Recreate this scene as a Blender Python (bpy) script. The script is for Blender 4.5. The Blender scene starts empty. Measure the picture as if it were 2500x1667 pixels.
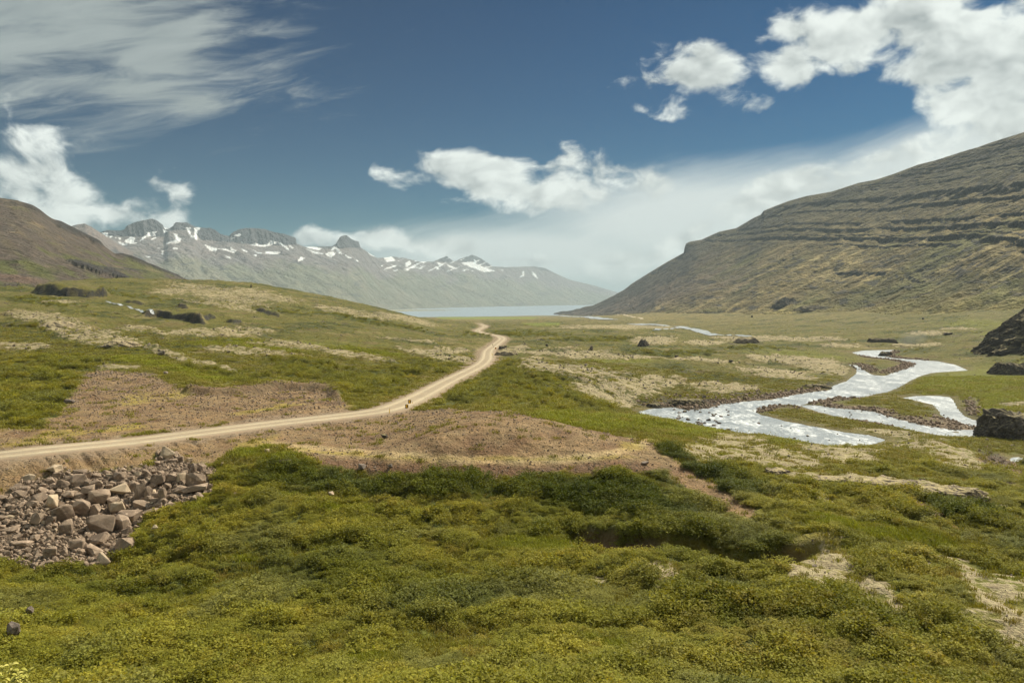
import bpy, bmesh, math, random
import numpy as np

random.seed(7)
rng = np.random.default_rng(7)
SC = bpy.context.scene
COL = SC.collection

# ------------------------------------------------------------------ camera
# survey frame of the photograph: 2500 x 1667, level camera, horizon on row 733
F, HOR, CX, H = 1950.0, 733.0, 1250.0, 100.0
cam_d = bpy.data.cameras.new("camera")
cam_d.sensor_width = 36.0
cam_d.lens = 36.0 * F / 2500.0
cam_d.shift_y = -(833.5 - HOR) / 2500.0
cam_d.clip_start = 0.5
cam_d.clip_end = 200000.0
cam = bpy.data.objects.new("camera", cam_d)
cam.location = (0, 0, H)
cam.rotation_euler = (math.radians(90), 0, 0)
COL.objects.link(cam)
SC.camera = cam

# ------------------------------------------------------------------ light
SUN_AZ, SUN_EL = math.radians(48), math.radians(47)     # azimuth measured from +Y towards +X
sun_d = bpy.data.lights.new("sun", 'SUN')
sun_d.energy = 5.0
sun_d.angle = math.radians(0.53)
sun_d.color = (1.0, 0.92, 0.76)
sun = bpy.data.objects.new("sun", sun_d)
sun.rotation_euler = (math.radians(90) - SUN_EL, 0, math.pi - SUN_AZ)
COL.objects.link(sun)

SC.view_settings.view_transform = 'Standard'
SC.view_settings.look = 'None'
SC.view_settings.exposure = 0.52
SC.view_settings.gamma = 1.0
SC.view_settings.use_curve_mapping = False
SC.cycles.use_denoising = True
SC.cycles.use_adaptive_sampling = True
SC.cycles.adaptive_threshold = 0.025
SC.cycles.adaptive_min_samples = 16
SC.cycles.max_bounces = 4
SC.cycles.diffuse_bounces = 2
SC.cycles.glossy_bounces = 2
SC.cycles.volume_bounces = 0
SC.cycles.transparent_max_bounces = 8

# ------------------------------------------------------------------ small node toolkit
class NT:
    def __init__(self, tree):
        self.t = tree
    def n(self, kind, **kw):
        nd = self.t.nodes.new(kind)
        for k, v in kw.items():
            setattr(nd, k, v)
        return nd
    def put(self, sock, v):
        if isinstance(v, bpy.types.NodeSocket):
            self.t.links.new(v, sock)
        elif v is not None:
            if isinstance(v, tuple) and len(v) == 3 and sock.type == 'RGBA':
                v = (*v, 1)
            sock.default_value = v
    def m(self, op, a, b=None, c=None, clamp=False):
        nd = self.n('ShaderNodeMath', operation=op, use_clamp=clamp)
        self.put(nd.inputs[0], a)
        if b is not None: self.put(nd.inputs[1], b)
        if c is not None: self.put(nd.inputs[2], c)
        return nd.outputs[0]
    def v(self, op, a, b=None, scale=None):
        nd = self.n('ShaderNodeVectorMath', operation=op)
        self.put(nd.inputs[0], a)
        if b is not None: self.put(nd.inputs[1], b)
        if scale is not None: self.put(nd.inputs['Scale'], scale)
        return nd.outputs['Value'] if op in ('LENGTH', 'DOT_PRODUCT') else nd.outputs[0]
    def noise(self, vec, scale, detail=4, rough=0.55, distort=0.0, lac=2.0):
        nd = self.n('ShaderNodeTexNoise')
        self.put(nd.inputs['Vector'], vec)
        self.put(nd.inputs['Scale'], scale)
        nd.inputs['Detail'].default_value = detail
        nd.inputs['Roughness'].default_value = rough
        nd.inputs['Distortion'].default_value = distort
        nd.inputs['Lacunarity'].default_value = lac
        return nd.outputs['Fac']
    def mix(self, fac, a, b, blend='MIX'):
        nd = self.n('ShaderNodeMix', data_type='RGBA', blend_type=blend)
        nd.clamp_factor = True
        self.put(nd.inputs[0], fac); self.put(nd.inputs[6], a); self.put(nd.inputs[7], b)
        return nd.outputs[2]
    def step(self, x, lo, hi):
        nd = self.n('ShaderNodeMapRange', interpolation_type='SMOOTHSTEP')
        self.put(nd.inputs[0], x)
        self.put(nd.inputs[1], lo); self.put(nd.inputs[2], hi)
        nd.inputs[3].default_value = 0; nd.inputs[4].default_value = 1
        return nd.outputs[0]
    def comb(self, x, y, z):
        nd = self.n('ShaderNodeCombineXYZ')
        self.put(nd.inputs[0], x); self.put(nd.inputs[1], y); self.put(nd.inputs[2], z)
        return nd.outputs[0]

# ------------------------------------------------------------------ sky
def build_world():
    w = bpy.data.worlds.new("World")
    SC.world = w
    w.use_nodes = True
    t = w.node_tree
    t.nodes.clear()
    k = NT(t)
    out = k.n('ShaderNodeOutputWorld')
    bg = k.n('ShaderNodeBackground')
    STR = 0.11
    bg.inputs['Strength'].default_value = STR
    t.links.new(bg.outputs[0], out.inputs[0])
    sky = k.n('ShaderNodeTexSky', sky_type='NISHITA')
    sky.sun_disc = False
    sky.sun_elevation = SUN_EL
    sky.sun_rotation = SUN_AZ
    sky.altitude = 100
    sky.air_density = 1.0
    sky.dust_density = 0.4
    sky.ozone_density = 2.0
    geo = k.n('ShaderNodeNewGeometry')
    d = k.v('SCALE', geo.outputs['Incoming'], scale=-1.0)
    sep = k.n('ShaderNodeSeparateXYZ')
    t.links.new(d, sep.inputs[0])
    x, y, z = sep.outputs
    az = k.m('ARCTAN2', x, y)
    el = k.m('ARCSINE', z)
    # polarised, deep blue upper sky (one even grade over the whole dome)
    hue = k.n('ShaderNodeGamma')
    t.links.new(sky.outputs[0], hue.inputs[0])
    hue.inputs[1].default_value = 1.7
    base = k.mix(1.0, hue.outputs[0], (0.0002, 0.039, 0.051), 'MULTIPLY')

    # cloud noise on the sphere, slightly flattened
    p = k.comb(x, y, k.m('MULTIPLY', z, 1.5))
    warp = k.n('ShaderNodeTexNoise')
    t.links.new(p, warp.inputs['Vector'])
    warp.inputs['Scale'].default_value = 7.0
    warp.inputs['Detail'].default_value = 3
    wv = k.v('SCALE', k.v('SUBTRACT', warp.outputs['Color'], (0.5, 0.5, 0.5)), scale=0.09)
    pw = k.v('ADD', p, wv)
    n1 = k.noise(pw, 14.0, 7, 0.56)
    L = Vsun = (math.cos(SUN_EL) * math.sin(SUN_AZ), math.cos(SUN_EL) * math.cos(SUN_AZ), math.sin(SUN_EL))
    off = tuple(c * 0.022 for c in L)
    n2 = k.noise(k.v('ADD', pw, off), 14.0, 3, 0.54)
    nlow = k.noise(p, 5.0, 4, 0.5)

    def ae(px, py):
        a = math.atan((px - CX) / F)
        return a, math.atan((HOR - py) / F * math.cos(a))

    PE = k.comb(az, el, 0.0)
    def ellipse(px, py, rx, ry, rot=0.0, least=0.0):
        """normalised distance from the middle of a soft ellipse on the sphere"""
        a0, e0 = ae(px, py)
        mp = k.n('ShaderNodeMapping', vector_type='TEXTURE')
        k.put(mp.inputs['Vector'], PE)
        mp.inputs['Location'].default_value = (a0, e0, 0)
        mp.inputs['Rotation'].default_value = (0, 0, math.radians(rot))
        mp.inputs['Scale'].default_value = (rx / F, ry / F, 1)
        r = k.v('LENGTH', mp.outputs[0])
        return k.m('MAXIMUM', r, least) if least else r

    def union(items):
        r = items[0]
        for i in items[1:]:
            nd = k.n('ShaderNodeMath', operation='SMOOTH_MIN')
            k.put(nd.inputs[0], r); k.put(nd.inputs[1], i); nd.inputs[2].default_value = 0.25
            r = nd.outputs[0]
        return k.m('SUBTRACT', 1.0, r)

    cumulus = union([ellipse(*e) for e in (
        # towering cloud at upper right
        (1930, 60, 90, 42, 0), (1935, 160, 85, 42, -8), (2050, 120, 120, 60, 0), (2070, 168, 60, 26, 0), (2130, 60, 160, 90, 0), (2300, 80, 200, 130, -10),
        (2250, 170, 130, 50, -20), (2450, 180, 180, 120, 0), (2340, 260, 110, 60, -30), (2470, 310, 130, 70, 0), (2620, 150, 260, 260, 0),
        # small puffs
        (1715, 172, 92, 50, -6, .55), (1520, 236, 80, 34, 8, 1.2), (1620, 258, 56, 24, -10, 1.2),
        (1810, 255, 50, 22, 0, 1.3), (2165, 240, 60, 26, -30, 1.25),
        # middle bank
        (1150, 400, 170, 50, -4), (1250, 455, 190, 50, -8), (1380, 425, 120, 46, 0, .6), (1030, 455, 100, 30, -20, .9),
        (1520, 455, 110, 46, 0, .85),
        # cumulus rising along the right mountain
        (1820, 510, 170, 56, 20, .5), (1960, 460, 170, 46, 12, .75), (2120, 415, 150, 35, 14, .8), (1700, 575, 140, 45, 30, .3),
        (1560, 640, 170, 50, 10, .3), (2260, 370, 150, 40, 20, .8),
        # left bank
        (10, 440, 70, 46, -10, .4), (70, 480, 170, 64, -10), (190, 490, 190, 66, -12), (290, 525, 150, 52, -8), (80, 530, 240, 80, 0),
        (385, 475, 60, 24, -10, 1.05), (30, 285, 110, 28, -8, 1.5), (140, 352, 90, 30, 0, 1.2),
        # caps on the far ridges
        (800, 590, 90, 24, 0, .6), (980, 590, 120, 34, -8), (1120, 610, 110, 34, -10), (1260, 645, 110, 20, 0, .6),
        (340, 548, 60, 22, 0, .85))])
    # the same kind of weather outside the frame
    frame_out = k.step(k.m('ABSOLUTE', az), 0.66, 1.1)
    over_out = k.step(el, 0.42, 0.7)
    outside = k.m('MAXIMUM', frame_out, over_out)
    generic = k.m('MULTIPLY', k.m('SUBTRACT', nlow, 0.47), 5.0)
    cum = k.m('MAXIMUM', cumulus, k.m('SUBTRACT', generic, k.m('MULTIPLY', k.m('SUBTRACT', 1.0, outside), 6.0)))
    cum = k.m('MAXIMUM', cum, -1.2)
    dens_raw = k.m('ADD', k.m('MULTIPLY_ADD', cum, 0.70, 0.12), k.m('MULTIPLY', k.m('SUBTRACT', n1, 0.5), 2.6))
    dens = k.step(dens_raw, 0.0, 0.50)
    # self shading: thicker towards the sun means darker
    lit = k.m('SUBTRACT', n1, n2)
    lit = k.m('MULTIPLY_ADD', lit, 2.6, 0.74)
    belly = k.step(k.m('MULTIPLY_ADD', dens_raw, 0.5, k.m('MULTIPLY', nlow, 0.9)), 0.55, 1.25)
    lit = k.m('SUBTRACT', lit, k.m('MULTIPLY', belly, 0.35), clamp=True)
    ccol = k.mix(lit, tuple(c / STR for c in (0.22, 0.25, 0.25)), tuple(c / STR for c in (0.66, 0.70, 0.66)))

    # streaky high veil, drawn out towards lower left
    a0, e0 = ae(250, 90)
    rot = math.radians(14)
    su = k.m('MULTIPLY_ADD', az, math.cos(rot), k.m('MULTIPLY', el, math.sin(rot)))
    sv = k.m('MULTIPLY_ADD', az, -math.sin(rot), k.m('MULTIPLY', el, math.cos(rot)))
    ps = k.comb(k.m('MULTIPLY', su, 9.0), k.m('MULTIPLY', sv, 46.0), 0.0)
    wn = k.n('ShaderNodeTexNoise')
    t.links.new(ps, wn.inputs['Vector'])
    wn.inputs['Scale'].default_value = 0.5
    ps2 = k.v('ADD', ps, k.v('SCALE', k.v('SUBTRACT', wn.outputs['Color'], (0.5, 0.5, 0.5)), scale=2.2))
    ns = k.noise(ps2, 1.0, 7, 0.6)
    veil = union([ellipse(100, 10, 520, 215, -4), ellipse(400, 115, 215, 130, 30), ellipse(320, 215, 230, 56, 0),
                  ellipse(480, 250, 120, 40, 8), ellipse(-150, 40, 400, 210, 0)])
    veil_out = k.m('SUBTRACT', k.m('MULTIPLY', k.m('SUBTRACT', nlow, 0.5), 4.0),
                   k.m('MULTIPLY', k.m('SUBTRACT', 1.0, outside), 6.0))
    veil = k.m('MAXIMUM', k.m('MAXIMUM', veil, veil_out), -1.0)
    vd = k.step(k.m('ADD', k.m('MULTIPLY', veil, 0.9), k.m('MULTIPLY', k.m('SUBTRACT', ns, 0.5), 1.9)), -0.15, 0.70)
    vd = k.m('MULTIPLY', vd, 0.94)
    vcol = k.mix(ns, tuple(c / STR for c in (0.15, 0.185, 0.19)), tuple(c / STR for c in (0.34, 0.375, 0.365)))

    # low layer cloud towards the fjord mouth and faint streaks
    sheet = union([ellipse(1750, 530, 700, 165, 4), ellipse(1300, 630, 620, 120, 0), ellipse(2250, 420, 520, 130, 12)])
    sd = k.step(k.m('ADD', sheet, k.m('MULTIPLY', k.m('SUBTRACT', ns, 0.5), 0.35)), 0.0, 0.70)
    sd = k.m('MULTIPLY', sd, 0.92)
    scol = tuple(c / STR for c in (0.56, 0.60, 0.575))

    c = k.mix(vd, base, vcol)
    c = k.mix(sd, c, scol)
    c = k.mix(k.m('MULTIPLY', dens, 0.96), c, ccol)
    t.links.new(c, bg.inputs['Color'])
    w.cycles.sampling_method = 'MANUAL'
    w.cycles.sample_map_resolution = 512
build_world()

# ------------------------------------------------------------------ numpy noise
def _hash(ix, iy, seed):
    h = (ix.astype(np.int64) * 374761393 + iy.astype(np.int64) * 668265263 + seed * 2147483647) & 0xFFFFFFFF
    h = ((h ^ (h >> 13)) * 1274126177) & 0xFFFFFFFF
    return ((h ^ (h >> 16)) & 0xFFFF).astype(np.float32) / 65535.0

def vnoise(x, y, seed=0):
    """gradient noise, about -1..1"""
    x = np.asarray(x, np.float64); y = np.asarray(y, np.float64)
    ix = np.floor(x); iy = np.floor(y)
    fx = (x - ix).astype(np.float32); fy = (y - iy).astype(np.float32)
    ux = fx * fx * fx * (fx * (fx * 6 - 15) + 10); uy = fy * fy * fy * (fy * (fy * 6 - 15) + 10)
    def g(dx, dy):
        a = _hash(ix + dx, iy + dy, seed) * (2 * np.pi)
        return np.cos(a) * (fx - dx) + np.sin(a) * (fy - dy)
    a = g(0, 0); b = g(1, 0); c = g(0, 1); d = g(1, 1)
    return ((a + (b - a) * ux) * (1 - uy) + (c + (d - c) * ux) * uy) * 1.5

def fbm(x, y, wl, octv=4, seed=0, gain=0.5):
    s = 0; a = 1.0; tot = 0
    for i in range(octv):
        s = s + a * vnoise(x / wl + 17.3 * i, y / wl - 9.1 * i, seed + 31 * i)
        tot += a; a *= gain; wl /= 2.03
    return s / tot * 1.3

def ss(x, lo, hi):
    t = np.clip((x - lo) / (hi - lo), 0, 1)
    return t * t * (3 - 2 * t)

def lerp(a, b, t): return a + (b - a) * t

# ------------------------------------------------------------------ terrain survey: columns of (row, distance)
T = {
 -400: [(1720,6),(1712,25),(1667,53),(1550,64),(1450,78),(1385,88),(1345,92),(1150,110),(1118,116),(1075,133),(1000,168),(930,222),(860,310),(800,420),(750,560),(700,760),(685,900)],
 0: [(1720,6),(1712,25),(1667,52),(1550,64),(1450,78),(1385,88),(1345,91),(1250,99),(1122,109.5),(1088,121),(1060,131),(1000,165),(930,220),(860,310),(800,420),(750,560),(700,760),(688,900)],
 150: [(1667,52),(1550,64.5),(1450,79),(1385,89),(1345,92),(1250,101),(1112,113),(1080,124.5),(1050,136)],
 300: [(1720,6),(1712,25),(1667,52),(1550,65),(1450,80),(1385,90),(1345,93.5),(1250,102),(1097,118),(1066,130),(1020,150),(960,190),(900,250),(850,330),(800,440),(750,600),(720,720),(694,850)],
 470: [(1667,51),(1450,79),(1300,95),(1220,104),(1150,113),(1075,129),(1046,141),(1010,158),(960,192)],
 625: [(1720,6),(1712,25),(1667,50),(1550,63),(1450,77),(1300,93),(1200,106),(1150,113),(1110,121),(1050,139),(1026,151),(1000,165),(960,195),(920,245),(870,320),(830,420),(790,560),(760,680),(720,850),(698,950),(712,1300),(765,3000),(775,5000)],
 800: [(1160,110),(1125,116),(1080,130),(1032,151),(1012,161),(985,178),(950,212),(900,285),(840,440),(790,620),(750,820),(728,950),(745,1400)],
 950: [(1720,6),(1712,25),(1667,47),(1550,60),(1450,73),(1300,92),(1200,106),(1160,110),(1120,113),(1090,124),(1040,147),(1008,166),(960,215),(920,275),(880,345),(850,430),(820,560),(790,720),(770,850),(758,940),(772,1700),(773,3000),(774,5000)],
 1080: [(1667,46),(1450,72),(1300,91),(1200,104),(1155,110),(1110,113),(1010,153),(980,190),(940,250),(900,320),(860,450),(830,620),(805,850),(793,1000),(787,1500),(780,2800),(773,5000)],
 1250: [(1720,6),(1712,25),(1667,46),(1550,58),(1450,71),(1350,84),(1250,97),(1190,105),(1155,109.5),(1108,113),(1005,156),(980,200),(950,245),(920,300),(880,400),(850,520),(820,750),(800,1000),(787,1500),(780,2800),(772,5000)],
 1450: [(1667,47),(1550,58),(1450,70),(1350,83),(1250,96),(1190,103),(1155,107),(1105,113),(1050,135),(1030,165),(1000,225),(970,262),(930,315),(880,430),(850,560),(820,800),(795,1150),(783,1700),(777,2500),(773,3500),(769,5300)],
 1600: [(1720,6),(1712,25),(1667,48),(1550,58),(1450,69),(1350,81),(1285,88.5),(1250,94),(1200,101),(1150,108),(1110,114),(1080,135),(1060,165),(1030,205),(1008,262),(990,280),(960,320),(930,365),(880,470),(850,600),(820,850),(805,1300),(790,1700),(775,2200),(765,2700)],
 1850: [(1720,6),(1712,25),(1667,49),(1550,58),(1450,68),(1350,79),(1300,85),(1250,93),(1200,103),(1150,117),(1110,138),(1075,172),(1065,215),(1050,243),(990,300),(965,335),(940,375),(900,470),(860,620),(830,850),(815,1050),(800,1300),(785,1600),(768,2000)],
 2100: [(1720,6),(1712,25),(1667,50),(1550,58),(1450,67),(1380,75),(1300,85),(1250,93),(1200,104),(1150,120),(1120,138),(1098,170),(1089,205),(1060,232),(1030,262),(1000,295),(960,345),(910,450),(880,545),(860,640),(845,720),(820,900),(800,1150),(780,1450),(760,1750)],
 2350: [(1720,6),(1712,25),(1667,51),(1550,59),(1450,67),(1380,75),(1300,86),(1250,95),(1200,108),(1170,122),(1130,148),(1090,178),(1075,200),(1055,233),(1020,275),(980,320),(940,380),(900,470),(870,560),(840,680),(800,900),(770,1150)],
 2500: [(1720,6),(1712,25),(1667,52),(1550,60),(1450,68),(1380,76),(1300,88),(1230,102),(1180,122),(1150,150),(1130,180),(1112,199),(1085,214),(1060,230),(1000,300),(960,345),(910,440),(870,520),(850,570),(815,680),(780,900),(760,1100)],
 2950: [(1720,6),(1712,25),(1667,52),(1550,60),(1450,68),(1300,88),(1230,102),(1180,122),(1130,180),(1085,214),(1000,300),(910,430),(850,550),(790,680),(750,850)],
}
cp = []
for px, rows in T.items():
    for py, Y in rows:
        cp.append((px, math.log(Y), (py - HOR) / F))
    last = max(y for _, y in rows)
    if last < 5000 and px not in (150, 470, 800):
        for Y, z in ((3600, 30), (5200, 1), (9000, -25), (30000, -60)):
            if Y > last * 1.9:
                cp.append((px, math.log(Y), (H - z) / Y))
    elif last >= 5000:
        for Y, z in ((6500, -12), (12000, -30), (30000, -60)):
            cp.append((px, math.log(Y), (H - z) / Y))
cp = np.array(cp)
PXS, LYS = 260.0, 0.24
def tps_fit(P, val, lam=2e-4):
    n = len(P)
    d2 = ((P[:, None, :] - P[None]) ** 2).sum(-1)
    K = 0.5 * d2 * np.log(d2 + 1e-12)
    A = np.zeros((n + 3, n + 3))
    A[:n, :n] = K + lam * np.eye(n)
    A[:n, n] = 1; A[:n, n + 1:] = P
    A[n, :n] = 1; A[n + 1:, :n] = P.T
    return np.linalg.solve(A, np.concatenate([val, np.zeros(3)]))
CPn = np.stack([cp[:, 0] / PXS, cp[:, 1] / LYS], 1)
TW = tps_fit(CPn, cp[:, 2])
def tps_eval(px, ly):
    q = np.stack([px.ravel() / PXS, ly.ravel() / LYS], 1).astype(np.float32)
    out = np.empty(len(q), np.float32)
    C = CPn.astype(np.float32); Wt = TW.astype(np.float32)
    n = len(C)
    for i in range(0, len(q), 20000):
        b = q[i:i + 20000]
        d2 = (b[:, 0:1] - C[:, 0]) ** 2 + (b[:, 1:2] - C[:, 1]) ** 2
        out[i:i + 20000] = (0.5 * d2 * np.log(d2 + 1e-12)) @ Wt[:n] + Wt[n] + b @ Wt[n + 1:]
    return out.reshape(px.shape)

# grid of the ground sheet
pxs = np.concatenate([np.linspace(-420, -30, 60, endpoint=False), np.arange(-30, 2531, 4.2), np.linspace(2540, 2930, 60)])
ly = [math.log(1.2)]
while ly[-1] < math.log(33000):
    Yc = math.exp(ly[-1])
    ly.append(ly[-1] + (0.10 if Yc < 38 else 0.0036 if Yc < 125 else 0.0050 if Yc < 700 else 0.0085 if Yc < 6000 else 0.09))
lys = np.array(ly)
PXG, LYG = np.meshgrid(pxs, lys)
YG = np.exp(LYG)
XG = (PXG - CX) / F * YG
NR, NC = YG.shape
# the survey is smooth: evaluate on every 3rd row / column, then interpolate
def coarse_eval():
    ci = np.unique(np.concatenate([np.arange(0, NC, 3), [NC - 1]])); ri = np.unique(np.concatenate([np.arange(0, NR, 3), [NR - 1]]))
    S = tps_eval(PXG[np.ix_(ri, ci)], LYG[np.ix_(ri, ci)]).astype(np.float64)
    def cubic(xk, yk, xq):         # Catmull-Rom along last axis
        i = np.clip(np.searchsorted(xk, xq) - 1, 0, len(xk) - 2)
        x0 = xk[i]; x1 = xk[i + 1]; t = (xq - x0) / (x1 - x0)
        sl = np.gradient(yk, xk, axis=-1)
        h = (x1 - x0)
        return ((2*t**3-3*t**2+1) * yk[..., i] + (t**3-2*t**2+t) * h * sl[..., i]
                + (-2*t**3+3*t**2) * yk[..., i + 1] + (t**3-t**2) * h * sl[..., i + 1])
    A = cubic(pxs[ci], S, pxs)
    return cubic(lys[ri], A.T.copy(), lys).T
SG = coarse_eval()
ZG = H - SG * YG

def bil(A, X, Y):
    """value of a grid array at plan points"""
    X = np.asarray(X, float); Y = np.maximum(np.asarray(Y, float), 1.3)
    px = CX + F * X / Y
    j = np.interp(px, pxs, np.arange(NC)); i = np.interp(np.log(Y), lys, np.arange(NR))
    j0 = np.clip(j.astype(int), 0, NC - 2); i0 = np.clip(i.astype(int), 0, NR - 2)
    tj = j - j0; ti = i - i0
    return (A[i0, j0] * (1 - ti) * (1 - tj) + A[i0, j0 + 1] * (1 - ti) * tj
            + A[i0 + 1, j0] * ti * (1 - tj) + A[i0 + 1, j0 + 1] * ti * tj)

def locate(px, py, ymin=36.0):
    """plan point where the sight line of a survey pixel meets the ground"""
    j = float(np.interp(px, pxs, np.arange(NC))); j0 = min(int(j), NC - 2); tj = j - j0
    zc = ZG[:, j0] * (1 - tj) + ZG[:, j0 + 1] * tj
    Yc = np.exp(lys)
    rows = HOR + F * (H - zc) / Yc
    ok = np.where((rows <= py) & (Yc > ymin))[0]
    if len(ok) == 0: i = NR - 2
    else: i = ok[0]
    r0, r1 = rows[i - 1], rows[i]
    t = 0.0 if abs(r0 - r1) < 1e-9 else float(np.clip((r0 - py) / (r0 - r1), 0, 1))
    Y = math.exp(lerp(lys[i - 1], lys[i], t))
    return np.array([(px - CX) / F * Y, Y, lerp(zc[i - 1], zc[i], t)])

def in_poly(x, y, poly):
    poly = np.asarray(poly, float)
    inside = np.zeros(x.shape, bool)
    n = len(poly)
    for a in range(n):
        x0, y0 = poly[a]; x1, y1 = poly[(a + 1) % n]
        if y0 == y1: continue
        c = (y0 > y) != (y1 > y)
        inside ^= c & (x < (x1 - x0) * (y - y0) / (y1 - y0) + x0)
    return inside

def seg_dist(x, y, pts, closed=False, extra=None):
    """distance to a polyline and the interpolated extra values at the nearest point"""
    pts = np.asarray(pts, float)
    best = np.full(x.shape, 1e18); ex = None if extra is None else np.zeros(x.shape)
    side = np.zeros(x.shape)
    n = len(pts)
    for a in range(n if closed else n - 1):
        p = pts[a]; q = pts[(a + 1) % n]
        d = q - p; L2 = max(d @ d, 1e-9)
        t = np.clip(((x - p[0]) * d[0] + (y - p[1]) * d[1]) / L2, 0, 1)
        dd = (x - p[0] - t * d[0]) ** 2 + (y - p[1] - t * d[1]) ** 2
        m = dd < best
        best = np.where(m, dd, best)
        side = np.where(m, np.sign(d[0] * (y - p[1]) - d[1] * (x - p[0])), side)
        if extra is not None:
            ex = np.where(m, extra[a] + (extra[(a + 1) % n] - extra[a]) * t, ex)
    return np.sqrt(best), ex, side

def chaikin(p, n=2):
    p = np.asarray(p, float)
    for _ in range(n):
        q = np.empty((len(p) * 2, p.shape[1]))
        q[0] = p[0]; q[-1] = p[-1]
        q[1:-1:2] = 0.75 * p[:-1] + 0.25 * p[1:]
        q[2:-1:2] = 0.25 * p[:-1] + 0.75 * p[1:]
        p = q
    return p

# ------------------------------------------------------------------ road centre line
ROAD_PX = [(-330,1144),(-150,1123),(0,1107),(150,1093),(319,1077),(480,1058),(638,1036),(760,1023),(860,1012),(915,1005),(955,996),
           (985,984),(1018,970),(1052,953),(1085,935),(1119,918),(1153,902),(1178,888),(1189,876),(1190,866),
           (1191,857),(1200,848),(1216,837),(1229,826.5),(1216,819),(1192,815.5),(1174,811.8),(1163,807.5),(1172,802.5),(1186,797),(1180,792.2),(1166,788.8),(1140,786.8)]
R3 = np.array([locate(*p) for p in ROAD_PX])
R3 = chaikin(R3, 3)
# smooth the level of the road along its length
for _ in range(30):
    R3[1:-1, 2] = 0.25 * R3[:-2, 2] + 0.5 * R3[1:-1, 2] + 0.25 * R3[2:, 2]
RW = 4.15

# river outlines (survey crop coordinates) on a gently falling water level
def wl(Y): return 63.0 - 0.0085 * Y
def crop(pts, ox=1500, oy=780, s=2.352): return [(ox + a / s, oy + b / s) for a, b in pts]
def to_water(pts):
    out = []
    for px, py in pts:
        s = (py - HOR) / F
        Y = (H - 63.0) / (s - 0.0085)
        out.append(((px - CX) / F * Y, Y))
    return np.array(out)
CH_MAIN = to_water(crop([(105,540),(160,560),(300,576),(480,606),(700,646),(900,662),(1000,686),(1100,702),(1250,722),(1400,726),(1490,708),(1545,690),
    (1440,664),(1250,638),(1100,608),(950,578),(835,550),(803,530),(835,505),(950,492),(1060,490),(1150,470),(1280,450),(1400,448),(1480,430),(1560,415),(1630,385),(1690,350),
    (1760,320),(1820,305),(1900,300),(2025,292),(1950,260),(1850,240),(1750,232),(1600,222),(1530,205),(1590,188),(1600,175),(1440,178),(1370,190),(1410,205),(1500,222),(1640,236),(1730,255),
    (1700,275),(1620,300),(1560,325),(1480,320),(1440,300),(1400,265),(1352,258),(1400,285),(1395,312),(1340,355),(1265,380),(1250,405),(1150,415),(1000,440),(900,462),(760,470),(620,488),(560,508),(420,522),(330,505),(225,512)]))
CH_2 = to_water(crop([(1060,492),(1130,515),(1300,560),(1500,595),(1700,628),(1810,650),(1900,668),(2100,672),(2180,660),(2130,636),(1940,633),(1750,606),(1600,566),(1480,528),(1400,520),(1250,508),(1150,492)]))
CH_3 = to_water(crop([(1660,450),(1740,440),(1870,440),(1920,446),(1942,480),(1962,520),(2012,562),(2125,600),(2190,640),(2120,632),(2060,612),(1980,588),(1900,562),(1872,522),(1842,490),(1760,468)]))
CH_4 = to_water([(2470,1121),(2484,1117),(2530,1132),(2600,1150),(2600,1190),(2500,1141)])
CH_5 = to_water(crop([(1670,160),(1690,143),(1800,146),(1790,160)]))
CHANNELS = [CH_MAIN, CH_2, CH_3, CH_4, CH_5]

reg = (YG > 170) & (YG < 900) & (PXG > 1380)
rx, ry = XG[reg], YG[reg]
rd = np.full(rx.shape, 1e9)
for c in CHANNELS:
    wob = 0.9 * fbm(rx, ry, 9.0, 3, 5)
    ins = in_poly(rx + wob, ry + wob, c)
    dist, _, _ = seg_dist(rx + wob, ry + wob, c, closed=True)
    rd = np.minimum(rd, np.where(ins, -dist, dist))
RIV = np.full(YG.shape, 1e9); RIV[reg] = rd - 0.7

# distance to the road
reg2 = (YG > 85) & (YG < 2000) & (PXG > -420) & (PXG < 1330)
rD = np.full(YG.shape, 1e9); rZ = np.zeros(YG.shape); rS = np.zeros(YG.shape)
pre = np.zeros(YG.shape, bool)
roadpx = CX + F * R3[:, 0] / R3[:, 1]
# keep only vertices in the neighbourhood of the road
Rc = R3[::4]
xx, yy = XG[reg2], YG[reg2]
dmin = np.full(xx.shape, 1e9)
for p in Rc:
    dmin = np.minimum(dmin, (xx - p[0]) ** 2 + (yy - p[1]) ** 2)
idx = np.where(reg2.ravel())[0][dmin < 45 ** 2]
d_, z_, s_ = seg_dist(XG.ravel()[idx], YG.ravel()[idx], R3[::2, :2], extra=R3[::2, 2])
rD.ravel()[idx] = d_; rZ.ravel()[idx] = z_; rS.ravel()[idx] = s_

# survey pixel of every vertex (used only to look up which cover grows where)
PYG = HOR + F * (H - ZG) / YG

def ell(px, py, rx, ry, rot=0.0):
    c, s = math.cos(math.radians(rot)), math.sin(math.radians(rot))
    dx = PXG - px; dy = PYG - py
    u = (dx * c + dy * s) / rx; v = (-dx * s + dy * c) / ry
    return np.clip(1.0 - np.sqrt(u * u + v * v), -1, 1)

def union_ell(lst):
    m = np.full(YG.shape, -1.0)
    for e in lst: m = np.maximum(m, ell(*e))
    return m

def poly_mask(poly, soft=3.0, jx=0, jy=0):
    poly = np.asarray(poly, float)
    x0, y0 = poly.min(0) - 40; x1, y1 = poly.max(0) + 40
    m = (PXG > x0) & (PXG < x1) & (PYG > y0) & (PYG < y1) & (YG > 40)
    out = np.zeros(YG.shape)
    if not m.any(): return out
    x = PXG[m] + (jx[m] if not np.isscalar(jx) else 0); y = PYG[m] + (jy[m] if not np.isscalar(jy) else 0)
    ins = in_poly(x, y, poly)
    d, _, _ = seg_dist(x, y, poly, closed=True)
    out[m] = ss(np.where(ins, d, -d), -soft, soft)
    return out

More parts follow.
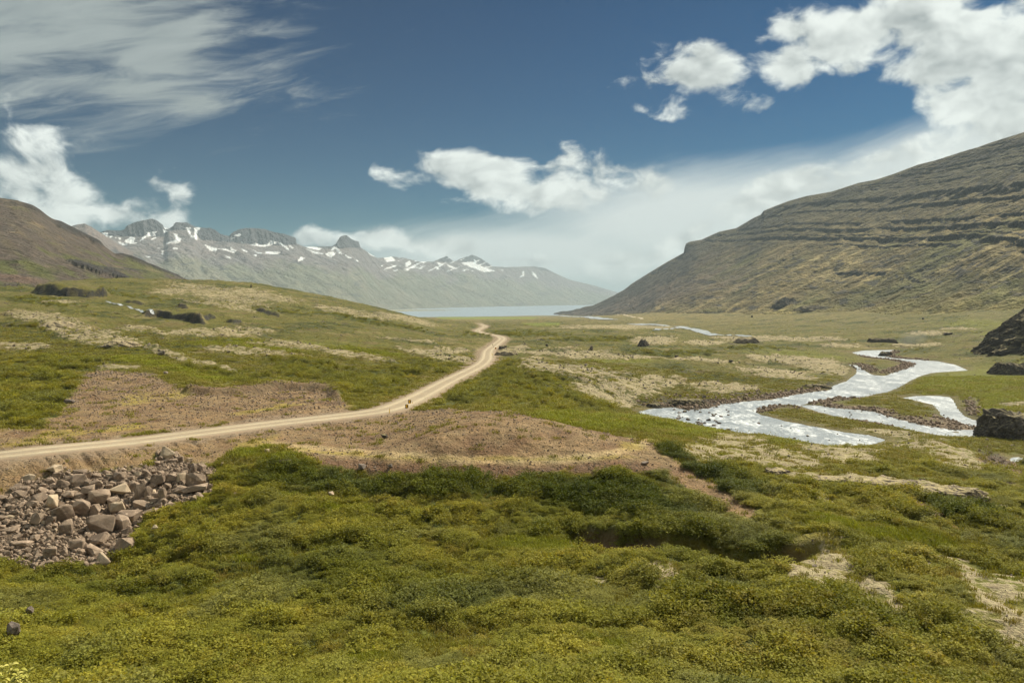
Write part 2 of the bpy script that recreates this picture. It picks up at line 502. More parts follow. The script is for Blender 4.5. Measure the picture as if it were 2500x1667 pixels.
# shared noise fields
N40 = fbm(XG, YG, 45, 3, 1)
N12 = fbm(XG, YG, 13, 4, 2)
N4 = fbm(XG, YG, 4.2, 3, 3)
N1 = fbm(XG, YG, 1.3, 2, 4)
NB = fbm(XG, YG, 170, 3, 6)
far = ss(YG, 150, 420)
# small edge wander in survey pixels, shrinking with distance
jx = (N12 * 26 + N4 * 12) * np.clip(110 / YG, 0, 1); jy = (fbm(XG, YG, 11, 4, 12) * 12 + N1 * 5) * np.clip(110 / YG, 0, 1)

# ------------------------------------------------------------------ cover masks
RIPRAP = [(-40,1230),(0,1212),(60,1172),(110,1165),(150,1148),(200,1150),(260,1148),(300,1143),(340,1142),(375,1128),(395,1106),(430,1104),(462,1124),(500,1130),(530,1150),(525,1186),(500,1207),(440,1228),(388,1246),(348,1262),(332,1290),(328,1340),(280,1362),(230,1382),(130,1386),(0,1366),(-40,1366)]
M_rip = poly_mask(RIPRAP, 6, jx * .7, jy * .9)
GRAV = [
 [(545,1118),(620,1104),(700,1100),(740,1118),(800,1140),(900,1150),(1000,1156),(1150,1162),(1300,1158),(1420,1152),(1520,1148),(1590,1150),(1640,1170),(1625,1105),(1570,1072),(1490,1062),(1405,1040),(1320,1018),(1240,1006),(1150,1001),(1040,1000),(980,996),(900,1008),(700,1042),(560,1062),(540,1090)],
 [(1590,1105),(1640,1120),(1700,1162),(1775,1200),(1850,1255),(1840,1272),(1760,1238),(1690,1205),(1630,1165)],
 [(217,909),(255,905),(370,912),(446,949),(500,955),(600,953),(700,945),(770,930),(805,955),(850,990),(858,1006),(600,1030),(319,1065),(100,1090),(-60,1106),(-60,1066),(60,1056),(120,1040),(150,1010),(170,970),(200,930)],
 [(-60,1128),(0,1122),(319,1093),(640,1046),(850,1020),(920,1010),(800,1065),(640,1098),(545,1118),(520,1135),(400,1105),(330,1142),(150,1150),(60,1175),(0,1215),(-60,1230)],
 [(2210,1215),(2260,1225),(2330,1268),(2340,1292),(2290,1275),(2240,1250)],
 [(2380,1085),(2440,1100),(2500,1150),(2500,1195),(2440,1150),(2390,1120)],
]
M_grav = np.zeros(YG.shape)
for g in GRAV: M_grav = np.maximum(M_grav, poly_mask(g, 5, jx, jy))
# patches of yellow moss and herbs thinning the gravel
YEL = union_ell([(330,975,70,22,-8),(430,965,60,16,-10),(160,1060,130,16,-6),(60,1080,120,14,-6),(300,1045,120,10,-6),(1540,1085,60,22,0),(1300,1118,330,9,0),(900,1112,260,8,4),(620,1085,90,20,-15),(860,985,70,10,-14),(960,960,60,7,-28),(1040,925,80,6,-25),(640,1000,160,10,-9)])
M_yel = ss(YEL + 0.5 * N12 + 0.35 * N4, 0.15, 0.75)
# pale woolly moss on hummocks
MOSS = union_ell([(e[0], e[1], e[2] * (1.5 if e[1] > 1330 else 1), e[3] * (1.6 if e[1] > 1330 else 1), *e[4:]) for e in [(2005,1395,80,55,15),(1975,1365,60,25,20),(2130,1445,60,24,20),(2160,1480,80,22,15),(2350,1370,80,16,22),(2420,1410,120,36,20),(2470,1455,100,60,20),(2440,1535,90,24,20),(2500,1550,70,30,0),
  (1632,1420,36,20,-20),(1605,1405,30,14,20),(1690,1354,44,9,10),(2240,1372,44,10,0),(1470,1412,30,8,0),
  (1790,1075,130,28,-6),(1900,1115,190,40,6),(2040,1105,150,30,8),(2190,1075,170,32,4),(2330,1110,150,40,14),(1720,1110,90,26,8),(2000,1165,150,14,6),(2200,1180,220,22,9),(2390,1225,120,16,10),(1970,1200,90,20,25),
  (1370,868,170,9,3),(1240,858,70,8,0),(1400,910,150,20,4),(1490,950,150,24,4),(1580,935,120,16,0),(1330,895,70,16,10),(1960,885,170,16,5),(1900,915,130,14,6),(2050,905,110,18,4),(1590,833,70,13,0),(1850,828,130,9,0),(1720,838,70,7,0),(1980,830,120,7,0),(2050,845,60,6,0),(1700,880,120,8,4),(1760,950,110,14,4),(1480,868,170,8,4),
  (540,722,160,26,10),(640,722,120,18,10),(420,715,80,12,0),(870,768,140,11,10),(980,778,110,10,12),(520,815,190,12,0),(600,862,150,12,4),(420,872,120,10,16),(520,895,90,6,16),(110,785,120,22,10),(230,825,150,24,10),(60,848,90,12,0),(330,805,60,10,0),(720,850,120,10,4),(880,872,120,10,6),(1050,865,90,12,10),(990,835,110,6,6),(1090,858,70,8,0),(1140,880,60,8,10),(290,900,70,8,0),(540,750,120,8,8),(150,740,70,6,0),
  (2340,803,60,5,0),(2260,815,70,7,0),(2230,842,80,6,0),(2480,1000,60,10,0),(1500,800,200,6,0)]])
mid = ss(1040 - PYG, 0, 90)
# big-scale drift of hummock country in the middle distance
pm = np.maximum(MOSS * 1.35, -0.50 + 0.30 * N40)
M_moss = ss(pm * 1.15 + 0.55 * N12 + 0.42 * N4 + 0.18 * N1 + 0.10 * NB, 0.12, 0.62)
M_moss *= (1 - M_grav) * (1 - M_rip)
GRASS = union_ell([(690,848,260,20,0),(560,845,120,14,0),(900,862,120,10,5),(1960,868,170,14,4),(1420,1030,190,30,4),(1650,1050,230,24,8),(1880,1070,150,18,6),(1450,900,90,10,0),(1520,880,150,8,0),(2380,792,120,16,0),(2450,815,90,20,0),(2380,930,220,60,0),(2450,985,140,50,0),(2250,905,120,18,-12),(440,905,160,14,12),(330,880,80,8,0),(700,1160,90,16,8),(480,1230,60,20,-20),(640,1115,110,18,5),(590,1360,90,12,4),(850,1240,120,16,0),(2100,1300,250,26,4),(2300,1320,190,20,6),(1500,1245,80,12,10),(760,1210,120,20,0),(1330,1335,260,26,3),(900,1610,120,22,0),(1550,1640,140,16,8),(1470,1570,120,14,10)])
M_grass = ss(GRASS + 0.45 * N12 + 0.25 * N4, 0.05, 0.65) * (1 - M_moss) * (1 - M_grav) * (1 - M_rip)
# scrub of dwarf birch and willow
DENSE = union_ell([(1250,935,260,60,12),(1400,985,180,36,6),(1150,960,120,40,-20),(900,930,170,40,8),(760,905,150,30,10),(560,915,160,24,10),(60,960,190,90,0),(180,890,170,22,5),(150,1000,100,60,0),(1000,900,110,20,-15),
  (900,1180,420,36,3),(1300,1190,420,46,3),(1500,1230,300,40,8),(1700,1290,250,40,12),(1950,1350,160,30,8),(1750,1170,160,40,16),(1650,1110,70,16,12),(2350,1250,140,50,10),(700,1150,90,30,0),
  (1000,1440,420,90,0),(300,1420,330,50,0),(2100,1500,300,60,12),(1800,1480,330,90,10),(900,785,220,7,10),(650,752,120,8,8),(300,720,120,8,6),(100,735,130,14,6),(120,800,90,10,0),(1500,828,190,8,0),(1650,862,160,7,0),(1850,850,120,6,0),(1250,815,160,9,0)])
fore = ss(PYG, 1090, 1150)
M_shrub = ss(np.maximum(DENSE * 0.9, -0.5 + 0.95 * fore) + 0.40 * N12 + 0.30 * N4 + 0.15 * N40, -0.05, 0.6)
M_shrub *= (1 - ss(M_grass, 0.2, 0.9) * 0.8) * (1 - M_moss) * (1 - ss(M_grav, 0.15, 0.5)) * (1 - ss(M_rip, .2, .7))
M_shrub *= ss(rD, 5.0, 9.0) * ss(RIV, 1.5, 7.0)
M_moss *= ss(rD, 4.0, 6.0) * ss(RIV, 1.0, 6.0)

# ------------------------------------------------------------------ shape the ground
rough = (1 - 0.75 * M_grav) * ss(rD, 4, 14) * ss(RIV, 1, 22) * ss(YG, 30, 60)
hum = 0.75 * N12 + 0.30 * N4 + 0.05 * N1 + 0.5 * N40 + 0.55 * fbm(XG, YG, 7.5, 2, 19)
hum_far = 3.4 * fbm(XG, YG, 75, 5, 9, .55) + 0.5 * N12 + NB * 3.5 * ss(YG, 500, 1500)
land = ss(5000 - YG, 0, 800)
ZG = ZG + rough * (hum + far * hum_far * 0.75) * land + M_moss * 0.55 * rough * ss(YG, 120, 300) * (1.0 + far)
ZG += M_grav * (0.16 * N4 + 0.07 * N1) * ss(rD, 4, 8)
# stream gully below the terrace
GUL = np.array([locate(*p)[:2] for p in [(1180,1240),(1280,1275),(1370,1290),(1440,1300),(1520,1306),(1600,1312),(1690,1310),(1740,1325),(1790,1345),(1850,1352),(1900,1346),(1980,1335),(2060,1322)]])
gd, _, gs = seg_dist(XG, YG, GUL)
gn = 0.5 + 0.5 * fbm(XG, YG, 14, 2, 77)
gside = np.where(gs > 0, 1.0, 0.0)
gul = np.where(gs > 0, 1 - ss(gd, 0.3, 1.3), 1 - ss(gd, 0.4, 5.0))
ends = ss(PXG, 1330, 1440) * (1 - ss(PXG, 1900, 2060))
ZG -= gul * (1.5 + 2.0 * gn) * ends
M_shrub *= 1 - ends * np.where(gs > 0, 1 - ss(gd, .5, 1.2), (1 - ss(gd, 2.5, 4.5)) * .9)
M_gul = np.where((gd < 1.6) & (ends > 0.4), 1 - ss(gd, 0.5, 1.5), 0) * ss(gn, .35, .55)
# rock ledges breaking the left slope
def ledge(pts, h, run, face, seed):
    global ZG
    L = np.array([locate(*p)[:2] for p in pts])
    m = (YG > L[:, 1].min() - 60) & (YG < L[:, 1].max() + 120) & (PXG > min(p[0] for p in pts) - 40) & (PXG < max(p[0] for p in pts) + 40)
    wob = 2.5 * fbm(XG[m], YG[m], 14, 3, seed)
    d, _, sd_ = seg_dist(XG[m], YG[m] + wob, L)
    tx = ss(PXG[m], pts[0][0], pts[0][0] + 18) * (1 - ss(PXG[m], pts[-1][0] - 18, pts[-1][0]))
    hh = h * tx * (.65 + .5 * fbm(XG[m], YG[m], 22, 3, seed + 1))
    up = np.where(sd_ > 0, ss(d, 0, face) * (1 - ss(d, face + 4, run)), 0)
    ZG[m] += up * hh
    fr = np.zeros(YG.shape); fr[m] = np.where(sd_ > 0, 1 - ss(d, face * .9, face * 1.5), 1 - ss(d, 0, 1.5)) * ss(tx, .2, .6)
    return fr
M_led = np.zeros(YG.shape)
for q, (pts, h, run, face) in enumerate((
   ([(78, 716), (110, 718), (160, 723), (215, 726), (270, 723)], 11, 60, 3.5), ([(20, 695), (40, 697), (62, 699)], 4, 30, 3), ([(345, 770), (385, 774), (430, 780), (470, 788), (508, 796)], 6.5, 36, 3),
   ([(486, 777), (512, 779), (534, 780)], 3.4, 24, 2.5), ([(425, 750), (446, 753), (466, 755)], 4.5, 26, 3), ([(620, 757), (650, 767), (690, 776)], 4.5, 30, 3), ([(545, 786), (570, 789), (600, 790)], 3, 20, 2.5),
   ([(300, 738), (330, 741), (356, 746)], 3, 22, 2.5), ([(1970, 946), (2010, 943), (2040, 936)], 2.2, 12, 1.6), ([(1600, 1000), (1660, 996), (1730, 990), (1800, 978)], 2.2, 12, 1.6), ([(440, 962), (520, 966), (610, 960), (700, 952), (780, 958), (840, 992)], 2.4, 11, 3.0))):
    M_led = np.maximum(M_led, ledge(pts, h, run, face, 700 + q * 3) * (0.35 if q == 10 else 1))
# road bench and shoulders
bed = rZ - 0.16
bl = ss(rD, RW + 0.6, RW + 5.5)
# rills washed into the bank below the near road
alongc = XG * 0.63 + YG * 0.77
rill = np.abs(vnoise(alongc / 2.6, rD / 30, 88)); rill = 1 - ss(rill, 0.0, 0.16)
near_bank = (PXG < 560) & (rS < 0) & (rD < 13) & (rD > RW)
ZG = np.where(rD < 40, bed * (1 - bl) + ZG * bl, ZG)
ZG = ZG - np.where(near_bank, rill * 0.45 * ss(rD, RW + .3, RW + 1.5) * ss(13 - rD, 0, 5) * ss(PXG, 60, 130), 0)
# river bed, bars and banks
wz = wl(YG)
bank = np.exp(-np.clip(RIV, 0, 60) ** 2 / (2 * 9.0 ** 2))
out_z = bank * (wz + 0.10 + 0.025 * np.clip(RIV, 0, 30) + 0.06 * N4 + 0.22 * ss(RIV, 0.2, 3.0)) + (1 - bank) * np.maximum(ZG, wz + 0.6)
in_z = wz - 0.10 - 0.55 * ss(-RIV, 0, 2.5) + 0.22 * np.maximum(N4, 0) * ss(-RIV, 4, 0)
near_r = RIV < 80
ZG = np.where(near_r, np.where(RIV > 0, lerp(ZG, out_z, ss(80 - RIV, 0, 30)), in_z), ZG)
# shore of the fjord
ZG = np.where(YG > 4300, np.minimum(ZG, lerp(12.0, -14.0, ss(YG, 4300, 6200)) + 0.8 * NB), ZG)
PYG = HOR + F * (H - ZG) / YG

# ------------------------------------------------------------------ colour of the ground
def C3(r, g, b): return np.array([r, g, b], float)
def over(base, col, m): return base + (np.asarray(col) - base) * m[..., None]
col = np.ones(YG.shape + (3,)) * C3(0.165, 0.150, 0.026)
col = over(col, C3(0.215, 0.180, 0.045), ss(N40 + 0.5 * N12, -0.1, 0.7) * 0.7)
col = over(col, C3(0.120, 0.130, 0.018), ss(-N12 + 0.4 * N4, 0.0, 0.6) * 0.7)
col = over(col, C3(0.26, 0.20, 0.075), ss(YG, 1000, 2200) * (0.65 + 0.3 * NB))
col = over(col, C3(0.22, 0.155, 0.075), ss(fbm(XG, YG, 24, 4, 41), 0.18, 0.55) * 0.55 * (1 - fore) * ss(1000 - PYG, 0, 60))
pat = fbm(XG, YG, 60, 5, 42, .6); pat2 = fbm(XG, YG, 33, 5, 43, .6)
midr = ss(YG, 150, 300)
col = over(col, C3(0.075, 0.085, 0.016), ss(pat + .35 * N12, .02, .42) * .8 * midr)
col = over(col, C3(0.32, 0.255, 0.115), ss(pat2 - .3 * pat + .2 * N12, .16, .6) * .70 * midr * (1 - .4 * ss(YG, 1500, 3000)))
col = over(col, C3(0.205, 0.215, 0.018), M_grass * (0.75 + 0.25 * np.clip(N4, -1, 1)))
col = over(col, C3(0.055, 0.066, 0.012), M_shrub * 0.85 * (1 - midr))
grav = lerp(C3(0.245, 0.166, 0.088), C3(0.165, 0.100, 0.055), ss(fbm(XG, YG, 7, 4, 51), -0.2, 0.6)[..., None])
col = col + (grav - col) * (M_grav)[..., None]
redbank = poly_mask([(700,1112),(900,1132),(1100,1140),(1300,1138),(1480,1128),(1560,1120),(1600,1150),(1500,1160),(1300,1170),(1000,1165),(850,1150)], 4, jx, jy)
col = over(col, C3(0.150, 0.085, 0.050), redbank * 0.8)
tkp = chaikin(np.array([(640,1082),(720,1092),(820,1102),(950,1112),(1100,1120),(1250,1124),(1400,1120),(1490,1108),(1550,1092),(1575,1078)], float), 2)
tm = (PXG > 600) & (PXG < 1620) & (PYG > 1050) & (PYG < 1150) & (YG > 90) & (YG < 200)
td = np.full(YG.shape, 99.0); td[tm] = seg_dist(PXG[tm], PYG[tm] + 3 * N4[tm], tkp)[0]
col = over(col, C3(0.40, 0.295, 0.155), (1 - ss(td, 5, 14)) * .95 * (1 - .3 * N1))
col = over(col, C3(0.30, 0.235, 0.055), M_yel * np.maximum(M_grav, ss(14 - rD, 0, 6) * ss(rD, 4, 5)) * 0.75)
col = over(col, C3(0.115, 0.085, 0.060), M_rip)
sh = ss(RW + 4.5 + 2.0 * N4 - rD, 0, 2.5)
col = over(col, C3(0.25, 0.185, 0.125), sh * 0.9)
col = over(col, C3(0.16, 0.10, 0.065), M_gul)
rb = ss(4.5 + 3.0 * N4 + 2 * N12 - RIV, 0, 2.0)
bars = union_ell([(2090,995,120,24,14),(2175,885,85,24,0),(2300,1035,110,16,8),(2380,990,24,24,40),(2060,985,80,22,14),(2110,1010,90,20,14),(2180,885,70,20,0),(1750,1010,80,8,10),(2290,1035,80,12,8),(1760,990,180,14,2),(1900,965,100,8,-8)])
col = over(col, C3(0.21, 0.155, 0.105), np.maximum(ss(9 + 3 * N4 - RIV, 0, 3) * ss(bars + 0.15 + 0.4 * N4, 0, 0.4), rb * 0.35) * (RIV < 60))
dkbank = ss(union_ell([(1680,978,150,22,0),(1820,965,110,12,-4),(2440,1135,80,30,40)]) + 0.5 * N4 + 0.3 * N12, 0.1, 0.6)
col = over(col, C3(0.075, 0.060, 0.045), dkbank * 0.8)
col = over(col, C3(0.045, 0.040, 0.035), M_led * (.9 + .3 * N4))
# small bare rock in hummock country
bare = ss(fbm(XG, YG, 16, 4, 61) - 0.42, 0, 0.18) * ss(YG, 140, 260) * (1 - ss(YG, 1200, 2000)) * ss(rD, 6, 9) * ss(RIV, 3, 9)
col = over(col, C3(0.12, 0.095, 0.070), bare * 0.7)
field = np.maximum(poly_mask([(1270,789),(1368,787),(1366,794),(1300,795)], 1), poly_mask([(1060,773.5),(1320,774),(1300,778.5),(1080,779)], 1))
col = over(col, C3(0.22, 0.26, 0.03), field * 0.8)
col *= (1 + 0.16 * N1 + 0.10 * N4)[..., None]
col *= lerp(1.0, .66, midr * (1 - M_grav) * (1 - sh) * (1 - .35 * ss(YG, 1200, 2400)))[..., None]
col = np.clip(col, 0.01, 0.8)
open_ = np.clip(1 - M_grav - M_rip - sh - M_gul - 1.6 * M_led, 0, 1) * ss(RIV, 1, 4) * (1 - dkbank)
A_moss = np.clip(M_moss, 0, 1) * (1 - ends * (1 - ss(gd, 3, 7))) * open_ * lerp(1.0, .78, ss(1150 - PXG, 0, 200) * ss(940 - PYG, 0, 60))
A_scrub = np.clip(np.maximum(M_shrub, .55 * ss(pat + .35 * N12, .0, .42)) * midr, 0, 1) * open_ * (1 - .6 * ss(YG, 1300, 2500))

# ------------------------------------------------------------------ mesh helpers
def link(o):
    COL.objects.link(o); return o

def tag(o, label, cat=None, group=None, kind=None):
    o["label"] = label
    if cat: o["category"] = cat
    if group: o["group"] = group
    if kind: o["kind"] = kind
    return o

def np_mesh(name, verts, faces, mat, smooth=True, attrs=None):
    me = bpy.data.meshes.new(name)
    verts = np.asarray(verts, np.float32); faces = np.asarray(faces, np.int32)
    k = faces.shape[1]
    me.vertices.add(len(verts)); me.vertices.foreach_set("co", verts.ravel())
    me.loops.add(faces.size); me.loops.foreach_set("vertex_index", faces.ravel())
    me.polygons.add(len(faces))
    me.polygons.foreach_set("loop_start", np.arange(0, faces.size, k, dtype=np.int32))
    me.polygons.foreach_set("use_smooth", np.full(len(faces), smooth))
    me.update(calc_edges=True)
    for nm, a in (attrs or {}).items():
        a = np.asarray(a, np.float32)
        if a.ndim == 2:
            at = me.attributes.new(nm, 'FLOAT_COLOR', 'POINT')
            if a.shape[1] == 3: a = np.concatenate([a, np.ones((len(a), 1), np.float32)], 1)
            at.data.foreach_set("color", a.ravel())
        else:
            at = me.attributes.new(nm, 'FLOAT', 'POINT'); at.data.foreach_set("value", a)
    if mat: me.materials.append(mat)
    return me

def grid_faces(nr, nc):
    i = np.arange(nr - 1)[:, None] * nc + np.arange(nc - 1)[None]
    return np.stack([i, i + 1, i + nc + 1, i + nc], -1).reshape(-1, 4)

def mat_new(name):
    m = bpy.data.materials.new(name); m.use_nodes = True
    t = m.node_tree; t.nodes.clear()
    k = NT(t)
    out = k.n('ShaderNodeOutputMaterial'); bs = k.n('ShaderNodeBsdfPrincipled')
    t.links.new(bs.outputs[0], out.inputs[0])
    bs.inputs['Specular IOR Level'].default_value = 0.2
    bs.inputs['Roughness'].default_value = 0.9
    return m, k, bs, out

def attr(k, name, typ='GEOMETRY'):
    nd = k.n('ShaderNodeAttribute', attribute_name=name, attribute_type=typ)
    return nd

def terrain_material(name, scales, bump, gain=0.55, dist=1.0):
    m, k, bs, out = mat_new(name)
    c = attr(k, 'Col').outputs['Color']
    tc = k.n('ShaderNodeTexCoord').outputs['Object']
    f = None; h = None
    for i, s in enumerate(scales):
        nz = k.noise(tc, s, 5, 0.62)
        e = k.m('MULTIPLY_ADD', nz, gain * 2, 1 - gain)
        f = e if f is None else k.m('MULTIPLY', f, e)
        hh = k.m('MULTIPLY', nz, 1.0 / s)
        h = hh if h is None else k.m('ADD', h, hh)
    t_ = k.noise(tc, scales[0] * 1.7, 4, 0.6)
    tint = k.mix(t_, (1.12, 0.98, 0.85), (0.90, 1.03, 1.10))
    cc = k.mix(1.0, c, tint, 'MULTIPLY')
    fc = k.comb(f, f, f)
    cc = k.mix(1.0, cc, fc, 'MULTIPLY')
    k.put(bs.inputs['Base Color'], cc)
    b = k.n('ShaderNodeBump')
    b.inputs['Strength'].default_value = bump
    b.inputs['Distance'].default_value = dist
    k.put(b.inputs['Height'], h)
    k.t.links.new(b.outputs[0], bs.inputs['Normal'])
    return m

def ground_material():
    m, k, bs, out = mat_new("ground_cover")
    tc = k.n('ShaderNodeTexCoord').outputs['Object']
    c = attr(k, 'Col').outputs['Color']; ms = attr(k, 'moss').outputs['Fac']; sb = attr(k, 'scrub').outputs['Fac']
    a = k.noise(tc, 0.11, 7, 0.68); b = k.noise(tc, 0.55, 6, 0.66); d = k.noise(tc, 3.0, 4, 0.6)
    tint = k.mix(k.noise(tc, 0.3, 5, 0.6), (1.14, 0.97, 0.82), (0.88, 1.04, 1.08))
    f = k.m('MULTIPLY', k.m('MULTIPLY_ADD', b, 0.95, 0.52), k.m('MULTIPLY_ADD', d, 0.8, 0.6))
    fc = k.comb(f, f, f)
    base = k.mix(1.0, k.mix(1.0, c, tint, 'MULTIPLY'), fc, 'MULTIPLY')
    sc = k.step(k.m('MULTIPLY', sb, k.m('MULTIPLY_ADD', k.m('SUBTRACT', k.m('MULTIPLY_ADD', a, 0.55, k.m('MULTIPLY', b, 0.55)), 0.55), 5.5, 0.80)), 0.34, 0.60)
    scc = k.mix(b, (0.040, 0.050, 0.010), (0.105, 0.115, 0.022))
    base = k.mix(k.m('MULTIPLY', sc, 0.9), base, scc)
    mo = k.step(k.m('MULTIPLY', ms, k.m('MULTIPLY_ADD', k.m('SUBTRACT', k.m('MULTIPLY_ADD', b, 0.65, k.m('MULTIPLY', a, 0.45)), 0.55), 6.5, 0.74)), 0.40, 0.66)
    moc = k.mix(k.step(k.m('MULTIPLY_ADD', d, 0.6, k.m('MULTIPLY', b, 0.5)), 0.42, 0.72), (0.44, 0.375, 0.21), (0.21, 0.16, 0.10))
    base = k.mix(k.m('MULTIPLY', mo, 0.94), base, moc)
    k.put(bs.inputs['Base Color'], base)
    bp = k.n('ShaderNodeBump'); bp.inputs['Strength'].default_value = 0.75; bp.inputs['Distance'].default_value = 1.0
    h = k.m('ADD', k.m('MULTIPLY', b, 1.3), k.m('MULTIPLY_ADD', a, 3.0, k.m('MULTIPLY', d, 0.25)))
    h = k.m('ADD', h, k.m('MULTIPLY', sc, 0.5))
    k.put(bp.inputs['Height'], h)
    k.t.links.new(bp.outputs[0], bs.inputs['Normal'])
    return m
MAT_GROUND = ground_material()

# ------------------------------------------------------------------ the ground sheet, closed all round
V = np.stack([XG, YG, ZG], -1).reshape(-1, 3)
Fc = grid_faces(NR, NC)
sub = np.unique(np.concatenate([np.arange(0, NR, 12), [NR - 1]]))
zl, zr_ = ZG[sub, 0], ZG[sub, -1]
rl = np.hypot(XG[sub, 0], YG[sub, 0]); rr = np.hypot(XG[sub, -1], YG[sub, -1])
aR = math.atan2(pxs[-1] - CX, F); aL = 2 * math.pi + math.atan2(pxs[0] - CX, F)
NA = 72
ang = np.linspace(aR, aL, NA)
w = np.linspace(0, 1, NA)
rad = rr[:, None] * (1 - w) + rl[:, None] * w
zz = zr_[:, None] * (1 - w) + zl[:, None] * w
back = np.sin(w * math.pi) ** 2
xb = rad * np.sin(ang)[None]; yb = rad * np.cos(ang)[None]
zz = zz + back * ss(rad, 20, 300) * (1 - ss(rad, 3000, 9000)) * (34 + 10 * fbm(xb, yb, 120, 3, 71))
V2 = np.stack([xb, yb, zz - 0.05], -1).reshape(-1, 3)
cl = np.broadcast_to(C3(0.13, 0.125, 0.025), (len(V2), 3)).copy()
cl *= (1 + 0.4 * fbm(V2[:, 0], V2[:, 1], 30, 3, 72))[:, None]
F2 = grid_faces(len(sub), NA)[:, ::-1] + len(V)
me = np_mesh("ground", np.concatenate([V, V2]), np.concatenate([Fc, F2]), MAT_GROUND,
             attrs={'Col': np.concatenate([col.reshape(-1, 3), cl]), 'moss': np.concatenate([A_moss.ravel(), np.zeros(len(V2))]),
                    'scrub': np.concatenate([A_scrub.ravel(), np.full(len(V2), .35)])})
ground = link(bpy.data.objects.new("ground", me))
tag(ground, "green and straw coloured valley floor of moss, grass and gravel", "ground", kind="structure")

def gz(x, y): return float(bil(ZG, x, y))
def gz_n(x, y):
    e = 0.6
    n = np.array([-(gz(x + e, y) - gz(x - e, y)) / (2 * e), -(gz(x, y + e) - gz(x, y - e)) / (2 * e), 1.0])
    return n / np.linalg.norm(n)

# ------------------------------------------------------------------ gravel road
def ribbon(pts, offs, lift):
    """strip of cross-sections along a 3D polyline; offs = list of (side offset, height)"""
    pts = np.asarray(pts)
    d = np.gradient(pts[:, :2], axis=0); d /= np.linalg.norm(d, axis=1)[:, None] + 1e-9
    nrm = np.stack([-d[:, 1], d[:, 0]], 1)
    V = []; 
    for o, h in offs:
        V.append(np.concatenate([pts[:, :2] + nrm * o, (pts[:, 2] + h + lift)[:, None]], 1))
    V = np.stack(V, 1)
    return V

def resample(p, step):
    p = np.asarray(p); d = np.concatenate([[0], np.cumsum(np.linalg.norm(np.diff(p[:, :2], axis=0), axis=1))])
    n = max(int(d[-1] / step), 2); t = np.linspace(0, d[-1], n)
    return np.stack([np.interp(t, d, p[:, i]) for i in range(p.shape[1])], 1), t

RP, RT = resample(R3, 1.2)
offs = [(-RW - 0.9, -0.40), (-RW - 0.1, -0.06), (-RW * .72, 0.0), (-RW * .45, -0.015), (-RW * .2, 0.02), (0, 0.045), (RW * .2, 0.02), (RW * .45, -0.015), (RW * .72, 0.0), (RW + 0.1, -0.06), (RW + 0.9, -0.40)]
RVv = ribbon(RP, offs, 0.0)
wobn = fbm(RVv[..., 0].ravel(), RVv[..., 1].ravel(), 2.2, 2, 91).reshape(RVv.shape[:2])
RVv[..., 2] += 0.02 * wobn
edge = np.array([o for o, _ in offs])
acr = np.broadcast_to(edge[None], RVv.shape[:2])
trk = np.exp(-((np.abs(acr) - RW * .47) / (0.55)) ** 2)
rc = np.ones(RVv.shape[:2] + (3,)) * C3(0.315, 0.255, 0.175)
rc = over(rc, C3(0.51, 0.425, 0.295), trk * (0.75 + 0.3 * wobn))
rc = over(rc, C3(0.25, 0.18, 0.12), ss(np.abs(acr), RW * .8, RW + .3) * 0.9)
rc *= (1 + 0.10 * fbm(RVv[..., 0].ravel(), RVv[..., 1].ravel(), 9, 3, 92).reshape(acr.shape))[..., None]
MAT_ROAD = terrain_material("road_gravel", (0.6, 4.0, 14.0), 0.25, 0.16, 0.4)
me = np_mesh("gravel_road", RVv.reshape(-1, 3), grid_faces(*RVv.shape[:2])[:, ::-1], MAT_ROAD, attrs={'Col': rc.reshape(-1, 3)})
road = link(bpy.data.objects.new("gravel_road", me))
tag(road, "pale gravel road winding down the valley towards the fjord", "road", kind="structure")

# thin far track under the layered mountain
def strip(name, pxpts, width, lift, mat, colr, label, cat, n=2):
    P3 = chaikin([locate(*p) for p in pxpts], n)
    P3, _ = resample(P3, max(width * 0.6, 1.0))
    P3[:, 2] = bil(ZG, P3[:, 0], P3[:, 1])
    wv = width * (1 + 0.25 * fbm(P3[:, 0], P3[:, 1], width * 6, 2, 95))
    d = np.gradient(P3[:, :2], axis=0); d /= np.linalg.norm(d, axis=1)[:, None] + 1e-9
    nr = np.stack([-d[:, 1], d[:, 0]], 1)
    Vs = []
    for o in (-.5, 0, .5):
        q = P3[:, :2] + nr * (wv * o)[:, None]
        zq = np.maximum(bil(ZG, q[:, 0], q[:, 1]), P3[:, 2] - 0.5) + lift
        Vs.append(np.concatenate([q, zq[:, None]], 1))
    Vs = np.stack(Vs, 1)
    me = np_mesh(name, Vs.reshape(-1, 3), grid_faces(*Vs.shape[:2])[:, ::-1], mat, attrs={'Col': np.broadcast_to(C3(*colr), (Vs.size // 3, 3))})
    o = link(bpy.data.objects.new(name, me))
    return tag(o, label, cat, kind="structure")
strip("dirt_track", [(1505, 762), (1500, 769), (1512, 768), (1540, 772), (1560, 776), (1570, 777.5), (1562, 779.5)], 7, 0.5, MAT_ROAD, (0.5, 0.42, 0.3),
      "pale dirt track at the foot of the layered mountain", "track")

